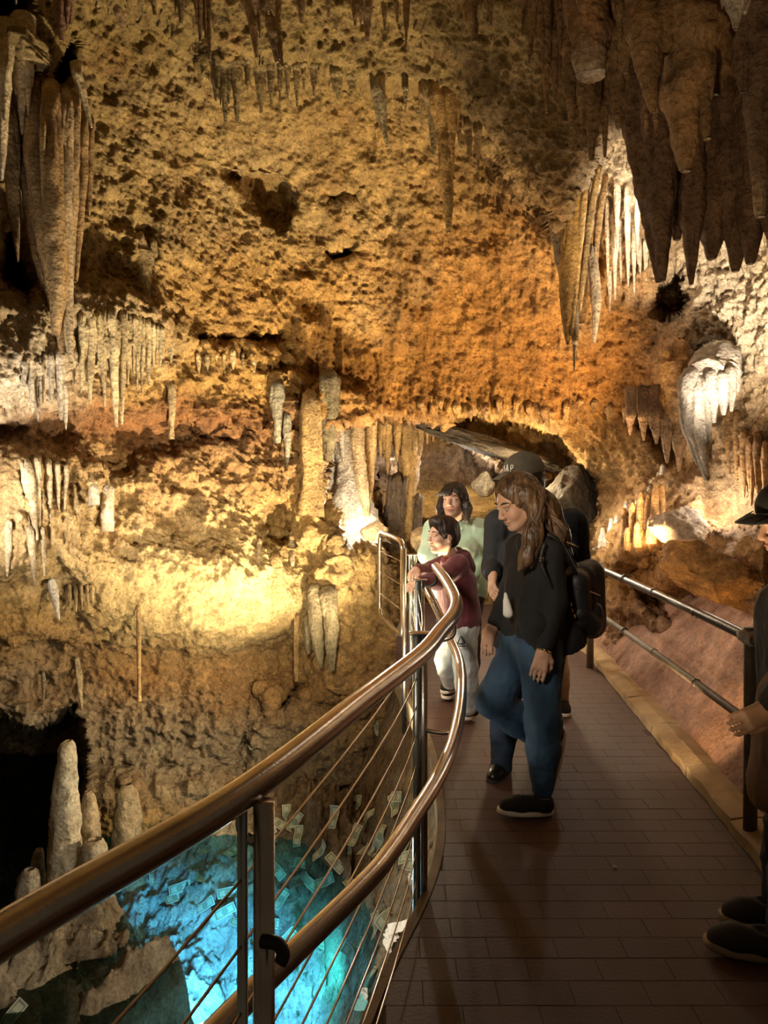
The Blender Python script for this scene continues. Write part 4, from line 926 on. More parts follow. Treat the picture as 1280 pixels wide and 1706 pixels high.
M['shoe_black'] = simple('black_canvas', (.012, .011, .012), .8, bmp=.2, bscale=240); M['shoe_sole'] = simple('white_rubber', (.78, .72, .64), .6); M['boot'] = simple('polished_boot', (.012, .011, .010), .28); M['sole_dark'] = simple('dark_rubber', (.02, .018, .016), .7)
M['shoe_grey'] = simple('dark_grey_canvas', (.035, .030, .030), .8); M['sole_tan'] = simple('tan_rubber', (.34, .27, .20), .7)
M['hair_brown'] = simple('brown_hair', (.035, .019, .010), .42, noise=(.15, .085, .042), nscale=30, bmp=.5, bscale=70, stretch=(1, 1, .12))
M['hair_dark'] = simple('dark_hair', (.012, .008, .007), .45, noise=(.035, .020, .015), nscale=30, bmp=.5, bscale=80, stretch=(1, 1, .15))
M['cap'] = simple('olive_cap', (.085, .072, .050), .9, noise=(.11, .092, .064), nscale=20, bmp=.3, bscale=260); M['gold'] = simple('gold', (.80, .56, .22), .25, 1); M['print_white'] = simple('white_print', (.70, .68, .60), .8); M['print_black'] = simple('black_print', (.02, .02, .022), .8); M['leather_black'] = simple('black_leather', (.010, .010, .011), .5, bmp=.2, bscale=140); M['chrome'] = simple('chrome', (.8, .78, .74), .15, 1)
def A(v): return np.array(v, float)
def person(label, base, fwd, j, mats, s=1.0, h=.007, head_f=None, head_up=(0, 0, 1), build=1.0, skin=(.52, .315, .215), hands=None, top_len=0, ear=True, curl=.5, h_cl=.009, pant_r=(.088, .066, .062, .048), top_r=.118, sleeve=.055, wr=.007, seed=0, face_down=0, jaw=1.0):
    e = empty('person', base, label, 'person'); f = Vector(fwd).normalized(); lf = A(Vector((0, 0, 1)).cross(f)); f = A(f)
    g = {k: A(v) for k, v in j.items()}; b_ = build
    Hm = frame3(head_f or fwd, head_up); hc = g['head']
    B = Body(); head_prims(B, hc, Hm, s * 1.02, jaw, ear=ear)
    nb = g['neck']; B.cone(hc + s * (Hm @ A((-.02, 0, -.055))), nb, .050 * s * b_, .056 * s * b_, .03)
    B.cone(g['sl'], g['sr'], .050 * s, .050 * s, .04)
    cl, cr = g['chest'] + lf * .06 * s, g['chest'] - lf * .06 * s
    B.cone(g['hl'], cl, .085 * s, .085 * s, .05); B.cone(g['hr'], cr, .085 * s, .085 * s, .05)
    for q in 'lr':
        B.chain([g['s' + q], g['e' + q], g['w' + q]], [.045 * s, .036 * s, .024 * s], .02)
        B.chain([g['h' + q], g['k' + q], g['a' + q]], [.075 * s, .052 * s, .036 * s], .02)
        if hands and hands.get(q): tip, pn, th = hands[q]; hand_prims(B, g['w' + q], tip, pn, s * .98, curl, th)
    def colf(V):
        l = (V - hc) @ Hm / s; c = np.tile(A(skin), (len(V), 1))
        lip = np.exp(-((l[:, 0] - .098) / .022) ** 2 - (l[:, 1] / .022) ** 2 - ((l[:, 2] + .067) / .0085) ** 2)[:, None]
        chk = np.exp(-((l[:, 0] - .07) / .04) ** 2 - ((np.abs(l[:, 1]) - .042) / .022) ** 2 - ((l[:, 2] + .036) / .026) ** 2)[:, None]
        c = c * (1 - .8 * lip) + .8 * lip * A((.42, .17, .14)); return c * (1 - .25 * chk) + .25 * chk * A((.55, .24, .18))
    solid('body', B, h, 'skin', e, colf=colf, smooth_it=1)
    eyes(hc, Hm, s * 1.02, e, face_down)
    T = Body(); r = top_r * s * b_
    up = A((0, 0, 1)); drop = up * top_len
    T.cone(g['hl'] - drop + up * .04, cl, r * 1.02, r * .98, .06); T.cone(g['hr'] - drop + up * .04, cr, r * 1.02, r * .98, .06)
    T.cone(g['sl'], g['sr'], .066 * s, .066 * s, .05); T.cone(nb - up * .03, nb + up * .012, .070 * s, .058 * s, .03)
    for q in 'lr':
        wq = g['w' + q] + (g['e' + q] - g['w' + q]) * .10
        T.chain([g['s' + q], g['e' + q], wq], [(sleeve + .010) * s, sleeve * s * .95, sleeve * s * .68], .025)
    hem = (g['hl'] + g['hr']) / 2 - drop; T.plane(hem - up * .05, (0, 0, -1))
    solid('top', T, h_cl, mats[0], e, wr, seed=seed)
    P = Body(); pr = [x * s * b_ for x in pant_r]
    P.cone(g['hl'], g['hr'], pr[0] * 1.12, pr[0] * 1.12, .05)
    for q in 'lr': P.chain([g['h' + q], g['k' + q], g['k' + q] * .62 + g['a' + q] * .38, g['a' + q] + (g['k' + q] - g['a' + q]) * .05], pr, .03)
    solid('trousers', P, h_cl, mats[1], e, wr, (18, 18, 14), seed + 3)
    return e, g, Hm, hc
def part_of(o, e, name=None):
    if name: o.name = name
    return put(o, e)
def cap_hair(e, hc, Hm, s, mat, back=-.02, name='hair', low=-.06, fringe=.06, extra=None, h=.007, short=False):
    B = Body(); P = lambda x, y, z: hc + s * (Hm @ A((x, y, z)))
    B.ell(P(-.016, 0, .036), A((.104, .084, .094)) * s, Hm, .02); B.ell(P(-.045, 0, low + .03), A((.070, .078, .075)) * s, Hm, .03)
    if extra: extra(B, P)
    if short:
        for sg in (-1, 1): B.ell(P(.02, sg * .092, -.035), A((.050, .030, .055)) * s, Hm, .012, True)
    B.ell(P(.115, 0, -.030), A((.085, .088, .102)) * s, Hm, .015, True)
    V, Q = B.mesh(h); V = relax(V, Q, 1); V = V + vnorm(V, Q) * (.0045 * fbm(V, (60, 60, 14), 2, 5, ridge=True))[:, None]
    return put(mesh_obj(name, V, Q, mat), e)
# ------------------------------------------------------------------ the people
# woman with long brown hair, black jacket and jeans
j = dict(head=at(861, 836, 3.70), neck=at(884, 893, 3.74), chest=at(893, 962, 3.74), sl=at(915, 915, 3.63), sr=at(868, 914, 3.86), el=at(926, 1000, 3.60), er=at(852, 985, 3.92), wl=at(907, 1082, 3.55), wr=at(822, 1042, 3.86),
         hl=at(899, 1070, 3.68), hr=at(875, 1066, 3.82), kl=at(905, 1200, 3.65), kr=at(822, 1166, 3.80), al=at(905, 1322, 3.68), ar=at(920, 1246, 3.95))
e, g, Hm, hc = person('person with long wavy brown hair, black jacket and blue jeans looking down into the pool', (at(895, 1352, 3.68).x, 3.7, 0), (-.95, -.30, 0), j, ('black_knit', 'denim'), h=.005, head_f=(-.86, -.40, -.42), head_up=(-.3, -.1, .95),
    hands=dict(l=(at(894, 1132, 3.53), (.2, .9, -.1), -1), r=(at(806, 1088, 3.84), (.6, .6, 0), 1)), ear=True, curl=.42, pant_r=(.098, .082, .078, .048), top_r=.115, sleeve=.056, top_len=-.03, wr=.006, seed=3, face_down=.5)
B = Body(); B.chain([at(925, 1010, 3.76), at(935, 1060, 3.76), at(946, 1092, 3.76)], [.10, .105, .085], .05); B.chain([at(895, 1040, 3.62), at(905, 1080, 3.64)], [.085, .075], .05); B.plane(at(930, 1094, 3.7), (.35, 0, -1)); solid('jacket_tail', B, .009, 'black_knit', e, .006, seed=4)
B = Body(); B.cone(at(842, 988, 3.65), at(847, 1022, 3.645), .008, .024); solid('shirt', B, .008, 'white_cloth', e, .003)
B = Body(); P = lambda x, y, z: hc + Hm @ A((x, y, z))
B.ell(P(-.014, 0, .036), A((.106, .086, .096)), Hm, .02); B.chain([P(-.05, 0, .03), A(at(905, 850, 3.74)), A(at(926, 892, 3.72)), A(at(948, 925, 3.74))], [.085, .075, .060, .022], .04)
B.chain([P(-.02, .075, .02), P(-.03, .088, -.06), A(at(888, 895, 3.60)), A(at(878, 930, 3.58)), A(at(866, 948, 3.57))], [.035, .034, .042, .030, .010], .03); B.chain([P(-.02, -.075, .03), P(-.02, -.085, -.08)], [.035, .03], .03)
B.ell(P(.122, 0, -.018), A((.088, .072, .108)), Hm, .02, True)
V, Q = B.mesh(.006); V = relax(V, Q, 1); V = V + vnorm(V, Q) * (.006 * fbm(V, (48, 48, 9), 2, 5, ridge=True))[:, None]
hair = put(mesh_obj('hair', V, Q, 'hair_brown'), e)
rg = random.Random(5); locks = []
for k in range(54):
    y0 = rg.uniform(-.06, .085); x0 = rg.uniform(-.075, .03); st = P(x0, y0, .10 - .25 * abs(y0) - .2 * abs(x0 + .02))
    if k % 3 == 0: a = [P(x0 - .03, .088, .02 - rg.uniform(0, .03)), A(at(rg.uniform(874, 900), 890, 3.575)), A(at(rg.uniform(866, 892), rg.uniform(925, 950), 3.57))]
    else: a = [P(-.09 - .02 * rg.random(), y0 * 1.05, .01), A(at(rg.uniform(896, 940), 880, 3.64 + .12 * rg.random())), A(at(rg.uniform(915, 965), rg.uniform(905, 945), 3.63 + .1 * rg.random()))]
    wob = A((rg.uniform(-.018, .018), rg.uniform(-.015, .01), 0)); mid_ = (a[1] + a[0]) / 2 + wob
    locks.append(([Vector(st), Vector(a[0]), Vector(mid_), Vector(a[1] - wob), Vector(a[2])], [.006, .011, .011, .009, .003]))
hairtubes('hair_locks', locks, 'hair_brown', e)
shoe(e, at(921, 1357, 3.66), at(829, 1354, 3.64), (0, 0, 1), hb=.06); shoe(e, at(942, 1212, 4.04), at(922, 1302, 3.96), (-.9, -.25, .2), hb=.06)
B = Body(); B.cone(at(903, 1312, 3.68), at(906, 1342, 3.67), .036, .040, .02); solid('ankle', B, .007, 'skin', e, colf=lambda V: np.tile(A((.52, .315, .215)), (len(V), 1)))
wl = Vector(g['wl']); links = []
ax = (Vector(at(894, 1132, 3.53)) - wl).normalized(); u = ax.orthogonal().normalized(); v = ax.cross(u)
br = empty('bracelet') ; bpy.data.objects.remove(br)
parts = []
for k in range(16):
    a = 2 * math.pi * k / 16; c = wl + ax * .004 + (u * math.cos(a) + v * math.sin(a)) * .031; tn = -u * math.sin(a) + v * math.cos(a); o2 = ax if k % 2 else (u * math.cos(a) + v * math.sin(a))
    parts.append(tube_arr([c + tn * .009 * math.cos(q) + o2 * .0055 * math.sin(q) for q in np.linspace(0, 2 * math.pi, 10, endpoint=False)], .0016, 5, True))
multi('bracelet', parts, 'gold', e)
# backpack
bp_ = empty('backpack', at(975, 1060, 3.8), 'small black leather backpack hanging behind the woman with long hair', 'backpack')
B = Body()
for a_, b_, r in ((at(968, 962, 3.80), at(972, 1035, 3.80), .075), (at(984, 955, 3.85), at(986, 1040, 3.85), .07), (at(960, 970, 3.72), at(966, 1030, 3.72), .06)): B.cone(a_, b_, r, r, .03)
solid('pack', B, .008, 'leather_black', bp_, .003); 
B = Body(); B.cone(at(985, 1018, 3.78), at(990, 1042, 3.80), .055, .055, .02); B.cone(at(965, 1022, 3.70), at(985, 1042, 3.74), .05, .05, .02); solid('front_pocket', B, .008, 'leather_black', bp_, .002)
tube('zip', spline([at(962, 978, 3.652), at(980, 984, 3.69), at(1000, 992, 3.77)], 6), .003, 'chrome', bp_, 6)
tube('strap', spline([at(912, 890, 3.555), at(930, 900, 3.56), at(950, 935, 3.63), at(962, 962, 3.70)], 6), .011, 'leather_black', bp_, 8); tube('strap', spline([at(908, 905, 3.55), at(902, 935, 3.545), at(918, 975, 3.55), at(950, 1020, 3.66)], 6), .010, 'leather_black', bp_, 8)
multi('buckle', [box_arr(at(903, 932, 3.53), (.022, .006, .022), .2, .002)], 'chrome', bp_)
for k, (px, py) in enumerate(((951, 1008), (953, 1018), (957, 1027))): tube('charm', [at(px, py - 5, 3.64), at(px + 1, py, 3.635), at(px, py + 5, 3.64)], [.003, .007, .002], 'gold', bp_, 8)
# man in the cap
j = dict(head=at(872, 800, 4.22), neck=at(884, 848, 4.26), chest=at(890, 930, 4.26), sl=at(955, 872, 4.20), sr=at(832, 872, 4.38), el=at(966, 965, 4.24), er=at(822, 948, 4.36), wl=at(925, 1000, 4.08), wr=at(822, 958, 4.14), hl=at(915, 1060, 4.24), hr=at(858, 1060, 4.32), kl=at(906, 1180, 4.2), kr=at(842, 1180, 4.24), al=at(908, 1268, 4.24), ar=at(836, 1278, 4.18))
e, g, Hm, hc = person('person in an olive baseball cap and dark jacket behind the woman in jeans', (at(870, 1290, 4.2).x, 4.2, 0), (-.6, -.8, 0), j, ('black_jacket2', 'denim_dark'), s=1.05, h=.007, head_f=(-.85, -.50, -.12), hands=dict(r=(at(818, 995, 4.02), (.6, .5, .2), 1), l=(at(900, 1020, 4.0), (0, .5, 0), -1)), build=1.06, top_len=.02, sleeve=.062, wr=.008, seed=9, h_cl=.010, jaw=1.15)
cap_hair(e, hc, Hm, 1.06, 'hair_dark', low=-.05, short=True)
P = lambda x, y, z: hc + 1.08 * (Hm @ A((x, y, z)))
B = Body(); B.ell(P(-.010, 0, .052), A((.112, .092, .092)) * 1.08, Hm, .02); B.plane(P(0, 0, .034), -Hm[:, 2]); cap = solid('cap', B, .006, 'cap', e, smooth_it=1)
n = 12; V = []
for z in (0, -.006):
    for rr_, k in ((.092, 0), (.165, 1)):
        for i in range(n):
            a = (-1 + 2 * i / (n - 1)) * 1.05; x = rr_ * math.cos(a) + (0 if k == 0 else .012); y = min(max((.088 if k == 0 else .092) * math.sin(a) * 1.1, -.09), .09); V.append(P(x if k else max(x, .03), y, .046 + z - (.02 * k) * (1 + 1.2 * (y / .09) ** 2) + .004))
Fs = [(i, i + 1, n + i + 1, n + i) for i in range(n - 1)] + [(2 * n + i + 1, 2 * n + i, 3 * n + i, 3 * n + i + 1) for i in range(n - 1)] + [(n + i, n + i + 1, 3 * n + i + 1, 3 * n + i) for i in range(n - 1)]
bill = mesh_obj('bill', V, Fs, 'cap'); bill.parent = cap
tube('button', [P(-.010, 0, .142), P(-.010, 0, .149)], [.010, .006], 'cap', e, 10)
def letter(name, strokes, place, mat, parent, r=.0035):
    parts = [tube_arr(spline([place(*p) for p in st], 4) if len(st) > 2 else [place(*p) for p in st], r, 6) for st in strokes]
    o = multi(name, parts, mat); o.parent = parent; return o
def cap_at(u, v):                                 # on the cap's front, u to the wearer's left, v up
    a = u / .105; rr_ = .117 - .25 * max(v - .058, 0); return Vector(P(-.010 + (rr_ + .002) * math.cos(a), .095 * math.sin(a), v))
letter('printed_letter', [[(.022, .056), (.016, .085), (.013, .085), (.007, .056)], [(.019, .067), (.010, .067)]], cap_at, 'print_white', cap)
letter('printed_letter', [[(.036, .056), (.036, .085)], [(.036, .085), (.045, .085), (.050, .078), (.045, .070), (.036, .070)]], cap_at, 'print_white', cap)
letter('printed_letter', [[(-.007, .056), (-.009, .085)]], cap_at, 'print_white', cap)
shoe(e, at(842, 1290, 4.28), at(818, 1308, 4.04), (0, 0, 1), upper='boot', sole='sole_dark', high=.05); shoe(e, at(912, 1282, 4.3), at(892, 1298, 4.08), (0, 0, 1), upper='boot', sole='sole_dark', high=.05)
# woman in the mint sweatshirt
j = dict(head=at(757, 834, 5.50), neck=at(759, 868, 5.56), chest=at(762, 920, 5.58), sl=at(797, 880, 5.58), sr=at(724, 882, 5.56), el=at(808, 930, 5.55), er=at(712, 925, 5.46), wl=at(788, 962, 5.38), wr=at(738, 960, 5.30), hl=at(783, 985, 5.60), hr=at(745, 985, 5.60), kl=at(782, 1075, 5.58), kr=at(750, 1075, 5.58), al=at(782, 1145, 5.62), ar=at(750, 1145, 5.62))
e, g, Hm, hc = person('person in a mint tie-dyed sweatshirt with shoulder-length dark hair behind the boy', (at(765, 1160, 5.6).x, 5.6, 0), (-.25, -.97, 0), j, ('mint', 'print_black'), s=1.0, h=.006, head_f=(-.42, -.9, .06), hands=dict(l=(at(772, 972, 5.32), (0, .6, -.4), -1), r=(at(760, 972, 5.26), (0, .6, -.4), 1)), build=1.12, top_len=.0, sleeve=.064, wr=.008, seed=14, ear=False, skin=(.58, .34, .25))
def bob(B, P):
    for sg in (-1, 1): B.chain([P(.01, sg * .074, .03), P(-.005, sg * .092, -.05), P(.0, sg * .094, -.125)], [.030, .032, .020], .03)
    B.cone(P(-.06, 0, 0), P(-.06, 0, -.12), .07, .055, .03)
cap_hair(e, hc, Hm, 1.04, 'hair_dark', extra=bob)
P = lambda x, y, z: hc + 1.04 * (Hm @ A((x, y, z)))
hairtubes('fringe', [([Vector(P(.03, y0, .108)), Vector(P(.074, y0 - .01, .070)), Vector(P(.090, y0 * 1.35 - .018, .044)), Vector(P(.086, y0 * 1.6 - .03, .028))], [.010, .011, .009, .003]) for y0 in (-.045, -.032, -.02, -.008, .004, .016)], 'hair_dark', e)
shoe(e, at(784, 1150, 5.68), at(780, 1166, 5.46), (0, 0, 1)); shoe(e, at(750, 1150, 5.68), at(744, 1166, 5.46), (0, 0, 1))
# boy in the maroon hoodie
j = dict(head=at(738, 892, 4.90), neck=at(752, 926, 4.96), chest=at(760, 968, 4.97), sl=at(764, 942, 4.86), sr=at(744, 940, 5.07), el=at(728, 968, 4.74), er=at(712, 952, 5.06), wl=at(702, 968, 4.68), wr=at(694, 950, 4.86), hl=at(772, 1042, 4.92), hr=at(760, 1042, 5.04), kl=at(776, 1112, 4.92), kr=at(744, 1098, 5.10), al=at(780, 1180, 5.0), ar=at(752, 1136, 5.36))
e, g, Hm, hc = person('person, a boy in a maroon hoodie leaning on the end of the handrail', (at(772, 1195, 5.0).x, 5.05, 0), (-.95, -.25, 0), j, ('maroon', 'denim_pale'), s=.90, h=.0055, head_f=(-.90, -.42, -.02), hands=dict(l=(at(688, 972, 4.62), (0, .2, -1), -1), r=(at(690, 966, 4.72), (0, .2, -1), 1)), curl=.6, top_len=-.01, sleeve=.060, top_r=.122, wr=.007, seed=21, pant_r=(.098, .080, .076, .066), skin=(.60, .37, .26), h_cl=.008)
cap_hair(e, hc, Hm, .96, 'hair_dark', low=-.045, extra=lambda B, P: B.ell(P(.03, 0, .095), A((.06, .06, .035)), Hm, .03), h=.006, short=True)
B = Body(); B.cone(at(772, 930, 4.92), at(776, 946, 5.0), .055, .06, .03); B.cone(at(762, 924, 5.02), at(776, 946, 5.0), .05, .055, .03); solid('hood', B, .008, 'maroon', e, .004)
mk = [Vector(at(768 + a, 1066 + b, 4.825)) for a, b in ((-6, 7), (0, -6), (7, 6))]
parts = [tube_arr([mk[0], mk[1], mk[2]], .0042, 6), tube_arr([mk[0] + Vector((.006, 0, 0)), mk[2]], .0042, 6), tube_arr([mk[0] + Vector((0, 0, -.014)), mk[2] + Vector((.002, 0, -.014))], .003, 6)]
multi('printed_triangle', parts, 'print_black', e)
shoe(e, at(792, 1194, 5.10), at(768, 1200, 4.98), (0, 0, 1), w=.040, upper='shoe_black'); shoe(e, at(758, 1150, 5.50), at(736, 1156, 5.44), (0, 0, 1), w=.038)
# child hidden behind the man: a trouser leg and a shoe show
j = dict(head=at(905, 915, 5.25), neck=at(908, 948, 5.3), chest=at(910, 985, 5.3), sl=at(928, 962, 5.28), sr=at(888, 962, 5.32), el=at(934, 1015, 5.3), er=at(880, 1015, 5.32), wl=at(928, 1055, 5.2), wr=at(886, 1055, 5.25), hl=at(926, 1060, 5.3), hr=at(898, 1060, 5.3), kl=at(934, 1120, 5.25), kr=at(896, 1120, 5.3), al=at(938, 1172, 5.25), ar=at(896, 1175, 5.3))
e, g, Hm, hc = person('person in tan trousers almost hidden behind the man in the cap', (at(915, 1190, 5.25).x, 5.28, 0), (-.5, -.85, 0), j, ('black_jacket2', 'tan_cloth'), s=.80, h=.009, h_cl=.011, seed=30)
cap_hair(e, hc, Hm, .85, 'hair_dark', h=.009)
shoe(e, at(934, 1178, 5.32), at(944, 1196, 5.12), (0, 0, 1), w=.040); shoe(e, at(896, 1178, 5.36), at(890, 1192, 5.16), (0, 0, 1), w=.040)
# visitor at the right edge
j = dict(head=at(1318, 868, 2.52), neck=at(1338, 930, 2.56), chest=at(1345, 1030, 2.58), sl=at(1338, 960, 2.42), sr=at(1342, 960, 2.74), el=at(1335, 1100, 2.36), er=at(1320, 1100, 2.78), wl=at(1288, 1178, 2.40), wr=at(1285, 1182, 2.62), hl=at(1345, 1230, 2.50), hr=at(1345, 1225, 2.68), kl=at(1325, 1410, 2.48), kr=at(1310, 1380, 2.72), al=at(1305, 1555, 2.52), ar=at(1295, 1500, 2.78))
e, g, Hm, hc = person('person in a brown coat and dark cap half out of frame at the right', (at(1305, 1600, 2.57).x, 2.58, 0), (-1, -.05, 0), j, ('black_jacket2', 'denim_dark'), s=.98, h=.006, head_f=(-.95, -.1, -.2), hands=dict(l=(at(1250, 1198, 2.40), (0, 1, -.3), -1), r=(at(1250, 1195, 2.56), (0, -1, -.3), 1)), top_len=.18, sleeve=.066, top_r=.135, seed=40, wr=.008)
B = Body(); B.cone(g['hl'] + A((0, 0, .10)), g['hl'] - A((.02, 0, .16)), .145, .155, .05); B.cone(g['hr'] + A((0, 0, .10)), g['hr'] - A((.02, 0, .16)), .145, .155, .05); B.plane(g['hl'] - A((0, 0, .22)), (0, 0, -1)); solid('coat_skirt', B, .009, 'brown_coat', e, .008, seed=44)
cap_hair(e, hc, Hm, .98, 'hair_dark')
P = lambda x, y, z: hc + 1.0 * (Hm @ A((x, y, z)))
B = Body(); B.ell(P(-.010, 0, .052), A((.112, .092, .088)), Hm, .02); B.plane(P(0, 0, .034), -Hm[:, 2]); cap2 = solid('cap', B, .007, 'black_jacket2', e, smooth_it=1)
V = [P(*q) for z in (0, -.006) for q in ((.05, .085, .046 + z), (.10, .06, .046 + z), (.112, 0, .046 + z), (.10, -.06, .046 + z), (.05, -.085, .046 + z), (.12, -.085, .028 + z), (.16, -.05, .030 + z), (.175, 0, .034 + z), (.16, .05, .030 + z), (.12, .085, .028 + z))]
bl = mesh_obj('bill', V, [(0, 1, 8, 9), (1, 2, 7, 8), (2, 3, 6, 7), (3, 4, 5, 6), (10, 19, 18, 11), (11, 18, 17, 12), (12, 17, 16, 13), (13, 16, 15, 14), (9, 8, 18, 19), (8, 7, 17, 18), (7, 6, 16, 17), (6, 5, 15, 16)], 'black_jacket2'); bl.parent = cap2
shoe(e, at(1296, 1600, 2.57), at(1172, 1572, 2.62), (0, 0, 1), upper='shoe_grey', sole='sole_tan', w=.050); shoe(e, at(1300, 1545, 2.76), at(1198, 1530, 2.80), (0, 0, 1), upper='shoe_grey', sole='sole_tan', w=.048)
# ------------------------------------------------------------------ banknotes and scraps thrown by visitors
from mathutils.bvhtree import BVHTree
def bvh(o): return BVHTree.FromPolygons([v.co for v in o.data.vertices], [tuple(p.vertices) for p in o.data.polygons])
TREES = [bvh(bpy.data.objects[n]) for n in ('floor_pool', 'wall_back', 'wall_left')]
def land(px, py):
    o = Vector((0, 0, CH)); d = (at(px, py, 1) - o).normalized(); best = None
    for tr in TREES:
        h = tr.ray_cast(o, d)
        if h[0] is not None and (best is None or h[3] < best[3]): best = h
    return best
m, t, b = nt('banknote_paper'); tc = nd(t, 'ShaderNodeTexCoord'); sx = nd(t, 'ShaderNodeSeparateXYZ'); t.links.new(tc.outputs['Generated'], sx.inputs[0])
def mt_(op, a, v=None):
    n = nd(t, 'ShaderNodeMath', operation=op)
    for i, q in enumerate((a, v)):
        if q is None: continue
        if isinstance(q, (int, float)): n.inputs[i].default_value = q
        else: t.links.new(q, n.inputs[i])
    return n.outputs[0]
dx, dy = mt_('ABSOLUTE', mt_('SUBTRACT', sx.outputs[0], .5)), mt_('ABSOLUTE', mt_('SUBTRACT', sx.outputs[1], .5))
brd = mt_('MULTIPLY', mt_('LESS_THAN', dx, .46), mt_('LESS_THAN', dy, .40)); inn = mt_('MULTIPLY', mt_('LESS_THAN', dx, .39), mt_('LESS_THAN', dy, .28))
ov = mt_('LESS_THAN', mt_('ADD', mt_('POWER', mt_('MULTIPLY', dx, 6.5), 2), mt_('POWER', mt_('MULTIPLY', dy, 2.9), 2)), 1)
c = mixc(t, brd, (.50, .50, .40, 1), (.20, .25, .16, 1)); c = mixc(t, inn, c, (.42, .44, .33, 1)); c = mixc(t, ov, c, (.22, .25, .18, 1)); t.links.new(c, b.inputs['Base Color']); b.inputs['Roughness'].default_value = .8; M['note'] = m
M['paper'] = simple('white_paper', (.82, .80, .74), .8)
def note_mesh(seed, L=.156, W=.067, crumple=.0):
    rg = random.Random(seed); nx_, ny_ = 8, 4; V = []; c1, c2, ph = rg.uniform(-2.5, 2.5), rg.uniform(-2.5, 2.5), rg.uniform(0, 6)
    for i in range(nx_ + 1):
        for k in range(ny_ + 1):
            x, y = (i / nx_ - .5) * L, (k / ny_ - .5) * W; z = c1 * x * x / .08 * .1 + .009 * math.sin(x * 40 + ph) + c2 * y * x * 2 + crumple * rg.uniform(-1, 1)
            V.append((x + crumple * rg.uniform(-.5, .5), y + crumple * rg.uniform(-.5, .5), z))
    n0 = len(V); V += [(x, y, z - .0006) for x, y, z in V]; q = lambda i, k: i * (ny_ + 1) + k
    Fs = [(q(i, k), q(i + 1, k), q(i + 1, k + 1), q(i, k + 1)) for i in range(nx_) for k in range(ny_)]; Fs += [tuple(n0 + v for v in reversed(f)) for f in Fs]
    me = bpy.data.meshes.new('banknote'); me.from_pydata(V, [], Fs); me.update(); return me
kinds = [note_mesh(s) for s in range(7)]
for k in kinds: k.materials.append(M['note'])
DRY = [(545,1285),(580,1313),(625,1215),(595,1337),(618,1365),(600,1345),(595,1395),(580,1415),(610,1420),(560,1362),(430,1248),(640,1395),(662,1346),(632,1410),(668,1330)]
WET = [(480,1360),(465,1375),(490,1370),(445,1388),(458,1405),(350,1417),(385,1425),(330,1470),(300,1480),(380,1487),(460,1450),(520,1470),(545,1470),(375,1520),(455,1540),(345,1510),(290,1500),(395,1545),(500,1440),(540,1420),(560,1440),(500,1395),(470,1500),(430,1480),(250,1465),(545,1560),(590,1590),(610,1575),(560,1530),(480,1565),(590,1480),(25,1690)]
SHORE = [(690,1430),(683,1405),(700,1445),(622,1638),(648,1530),(634,1545)]
def drop(px, py, label, group, i):
    h = land(px, py)
    if not h: return
    o = bpy.data.objects.new('banknote', kinds[i % 7]); COL.objects.link(o)
    nrm = (h[1] if h[1].z > 0 else -h[1]); nrm = (nrm + Vector((R_.uniform(-.4, .4), R_.uniform(-.5, .2), .35))).normalized()
    o.matrix_world = Matrix.Translation(h[0] + nrm * .035) @ nrm.to_track_quat('Z', 'Y').to_matrix().to_4x4() @ Matrix.Rotation(R_.uniform(0, 6.28), 4, 'Z')
    tag(o, label, 'banknote', group)
for i, p in enumerate(DRY): drop(*p, 'crumpled banknote lying on the dark rocky bank above the pool', 'banknotes on the rocky bank', i)
for i, p in enumerate(WET): drop(*p, 'sunken banknote scattered under the turquoise pool water', 'banknotes in the pool', i)
for i, p in enumerate(SHORE): drop(*p, 'banknote caught in the rocks beside the walkway edge', 'banknotes by the walkway edge', i)
for k, (px, py, L, W, lab) in enumerate(((672, 1548, .12, .05, 'folded white paper sheet on the rocks at the walkway edge'), (658, 1566, .10, .08, 'crumpled pale paper below the folded white sheet'), (612, 1668, .11, .09, 'crumpled white paper scrap lowest on the walkway edge rocks'), (695, 1465, .06, .05, 'small white scrap at the foot of the railing post'))):
    h = land(px, py)
    if h:
        me = note_mesh(50 + k, L, W, .014 if k else .003); me.name = 'paper_scrap'; me.materials.append(M['paper']); o = bpy.data.objects.new('paper_scrap', me); COL.objects.link(o)
        nrm = (Vector((h[1].x, h[1].y, abs(h[1].z))) + Vector((-.2, -.5, .5))).normalized(); o.matrix_world = Matrix.Translation(h[0] + nrm * .04) @ nrm.to_track_quat('Z', 'Y').to_matrix().to_4x4() @ Matrix.Rotation(.6 * k + .7, 4, 'Z'); tag(o, lab, 'paper')
# a pebble of white grit on the bricks
h = Vector(at(1025, 1447, 1300 * 1.6 / (1447 - 790))); V, Fs = tube_arr([h + Vector((-.008, 0, .006)), h + Vector((0, 0, .007)), h + Vector((.009, 0, .006))], [.003, .007, .004], 8)
tag(mesh_obj('pebble', V, Fs, 'paper'), 'tiny white pebble lying on the brick walkway', 'pebble')
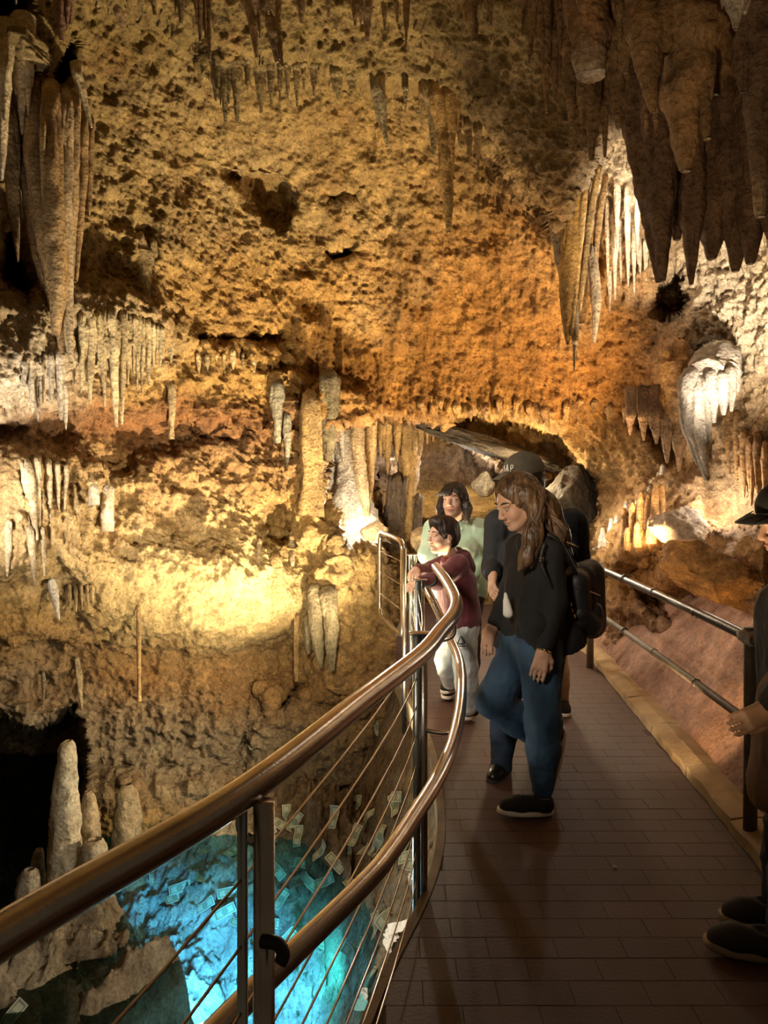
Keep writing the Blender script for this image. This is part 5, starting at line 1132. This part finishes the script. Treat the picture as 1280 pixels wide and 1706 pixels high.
# ------------------------------------------------------------------ labels that single out each member of a row
ONES = 'first second third fourth fifth sixth seventh eighth ninth tenth eleventh twelfth thirteenth fourteenth fifteenth sixteenth seventeenth eighteenth nineteenth twentieth'.split()
def ordinal(n): return ONES[n] if n < 20 else ('thirtieth' if n == 29 else ('twenty-' if n < 29 else 'thirty-') + ONES[(n - 20) % 10])
ROWS = {'banknotes on the rocky bank': ('crumpled banknote', 'on the dark bank above the pool'), 'banknotes in the pool': ('sunken banknote', 'under the turquoise pool water'), 'banknotes by the walkway edge': ('banknote', 'in the rocks beside the walkway edge'),
 'fringe under the left rock shelf': ('slender cream stalactite', 'in the fringe under the left rock shelf'),
 'whitish stalactites above the red crevice': ('whitish stalactite', 'in the group above the dark red crevice'),
 'drip ridges on the left flowstone': ('pale drip ridge', 'on the left flowstone'), 'stubs under the small left lip': ('stubby stalactite', 'under the small lip on the wall'),
 'thin stalactites beside the small white one': ('thin brown stalactite', 'beside the small white one'), 'stalactites under the upper ceiling lip': ('brown stalactite', 'under the upper centre ceiling lip'),
 'stalactites along the top edge': ('brown stalactite', 'along the top edge of the ceiling'), 'short stalactites beside the long amber one': ('short stalactite', 'beside the long amber one'),
 'near stalactites at the upper right': ('brown stalactite', 'in the near cluster around the huge one'), 'back row of dark stalactites at right': ('dark stalactite', 'in the back row behind the huge one'),
 'white drips of the lit niche': ('white drip', 'in the brightly lit niche'), 'dark stalactites over the right slope': ('dark brown stalactite', 'over the slope beside the white flowstone'),
 'orange drip ridges at right': ('orange drip ridge', 'on the wall above the large boulder'), 'fringe of the passage arch': ('small amber stalactite', 'in the fringe of the passage arch'),
 'stalactites in the passage mouth': ('amber stalactite', 'in the passage mouth'), 'white stalagmites on the slope ridge': ('small white stalagmite', 'on the ridge of the rock slope'), 'orange stalagmites on the right slope': ('orange stalagmite', 'on the dark side of the rock slope')}
for gname, (pre, place) in ROWS.items():
    mem = [o for o in scn.objects if o.get('group') == gname]
    def key(o):
        if o.name.startswith('banknote'): return o.matrix_world.translation.x / o.matrix_world.translation.y
        v = np.array([q.co[:] for q in o.data.vertices]).mean(0)
        return v[0] / v[1]
    mem.sort(key=key)
    for i, o in enumerate(mem): o['label'] = f'{pre}, {ordinal(i)} from the left {place}'
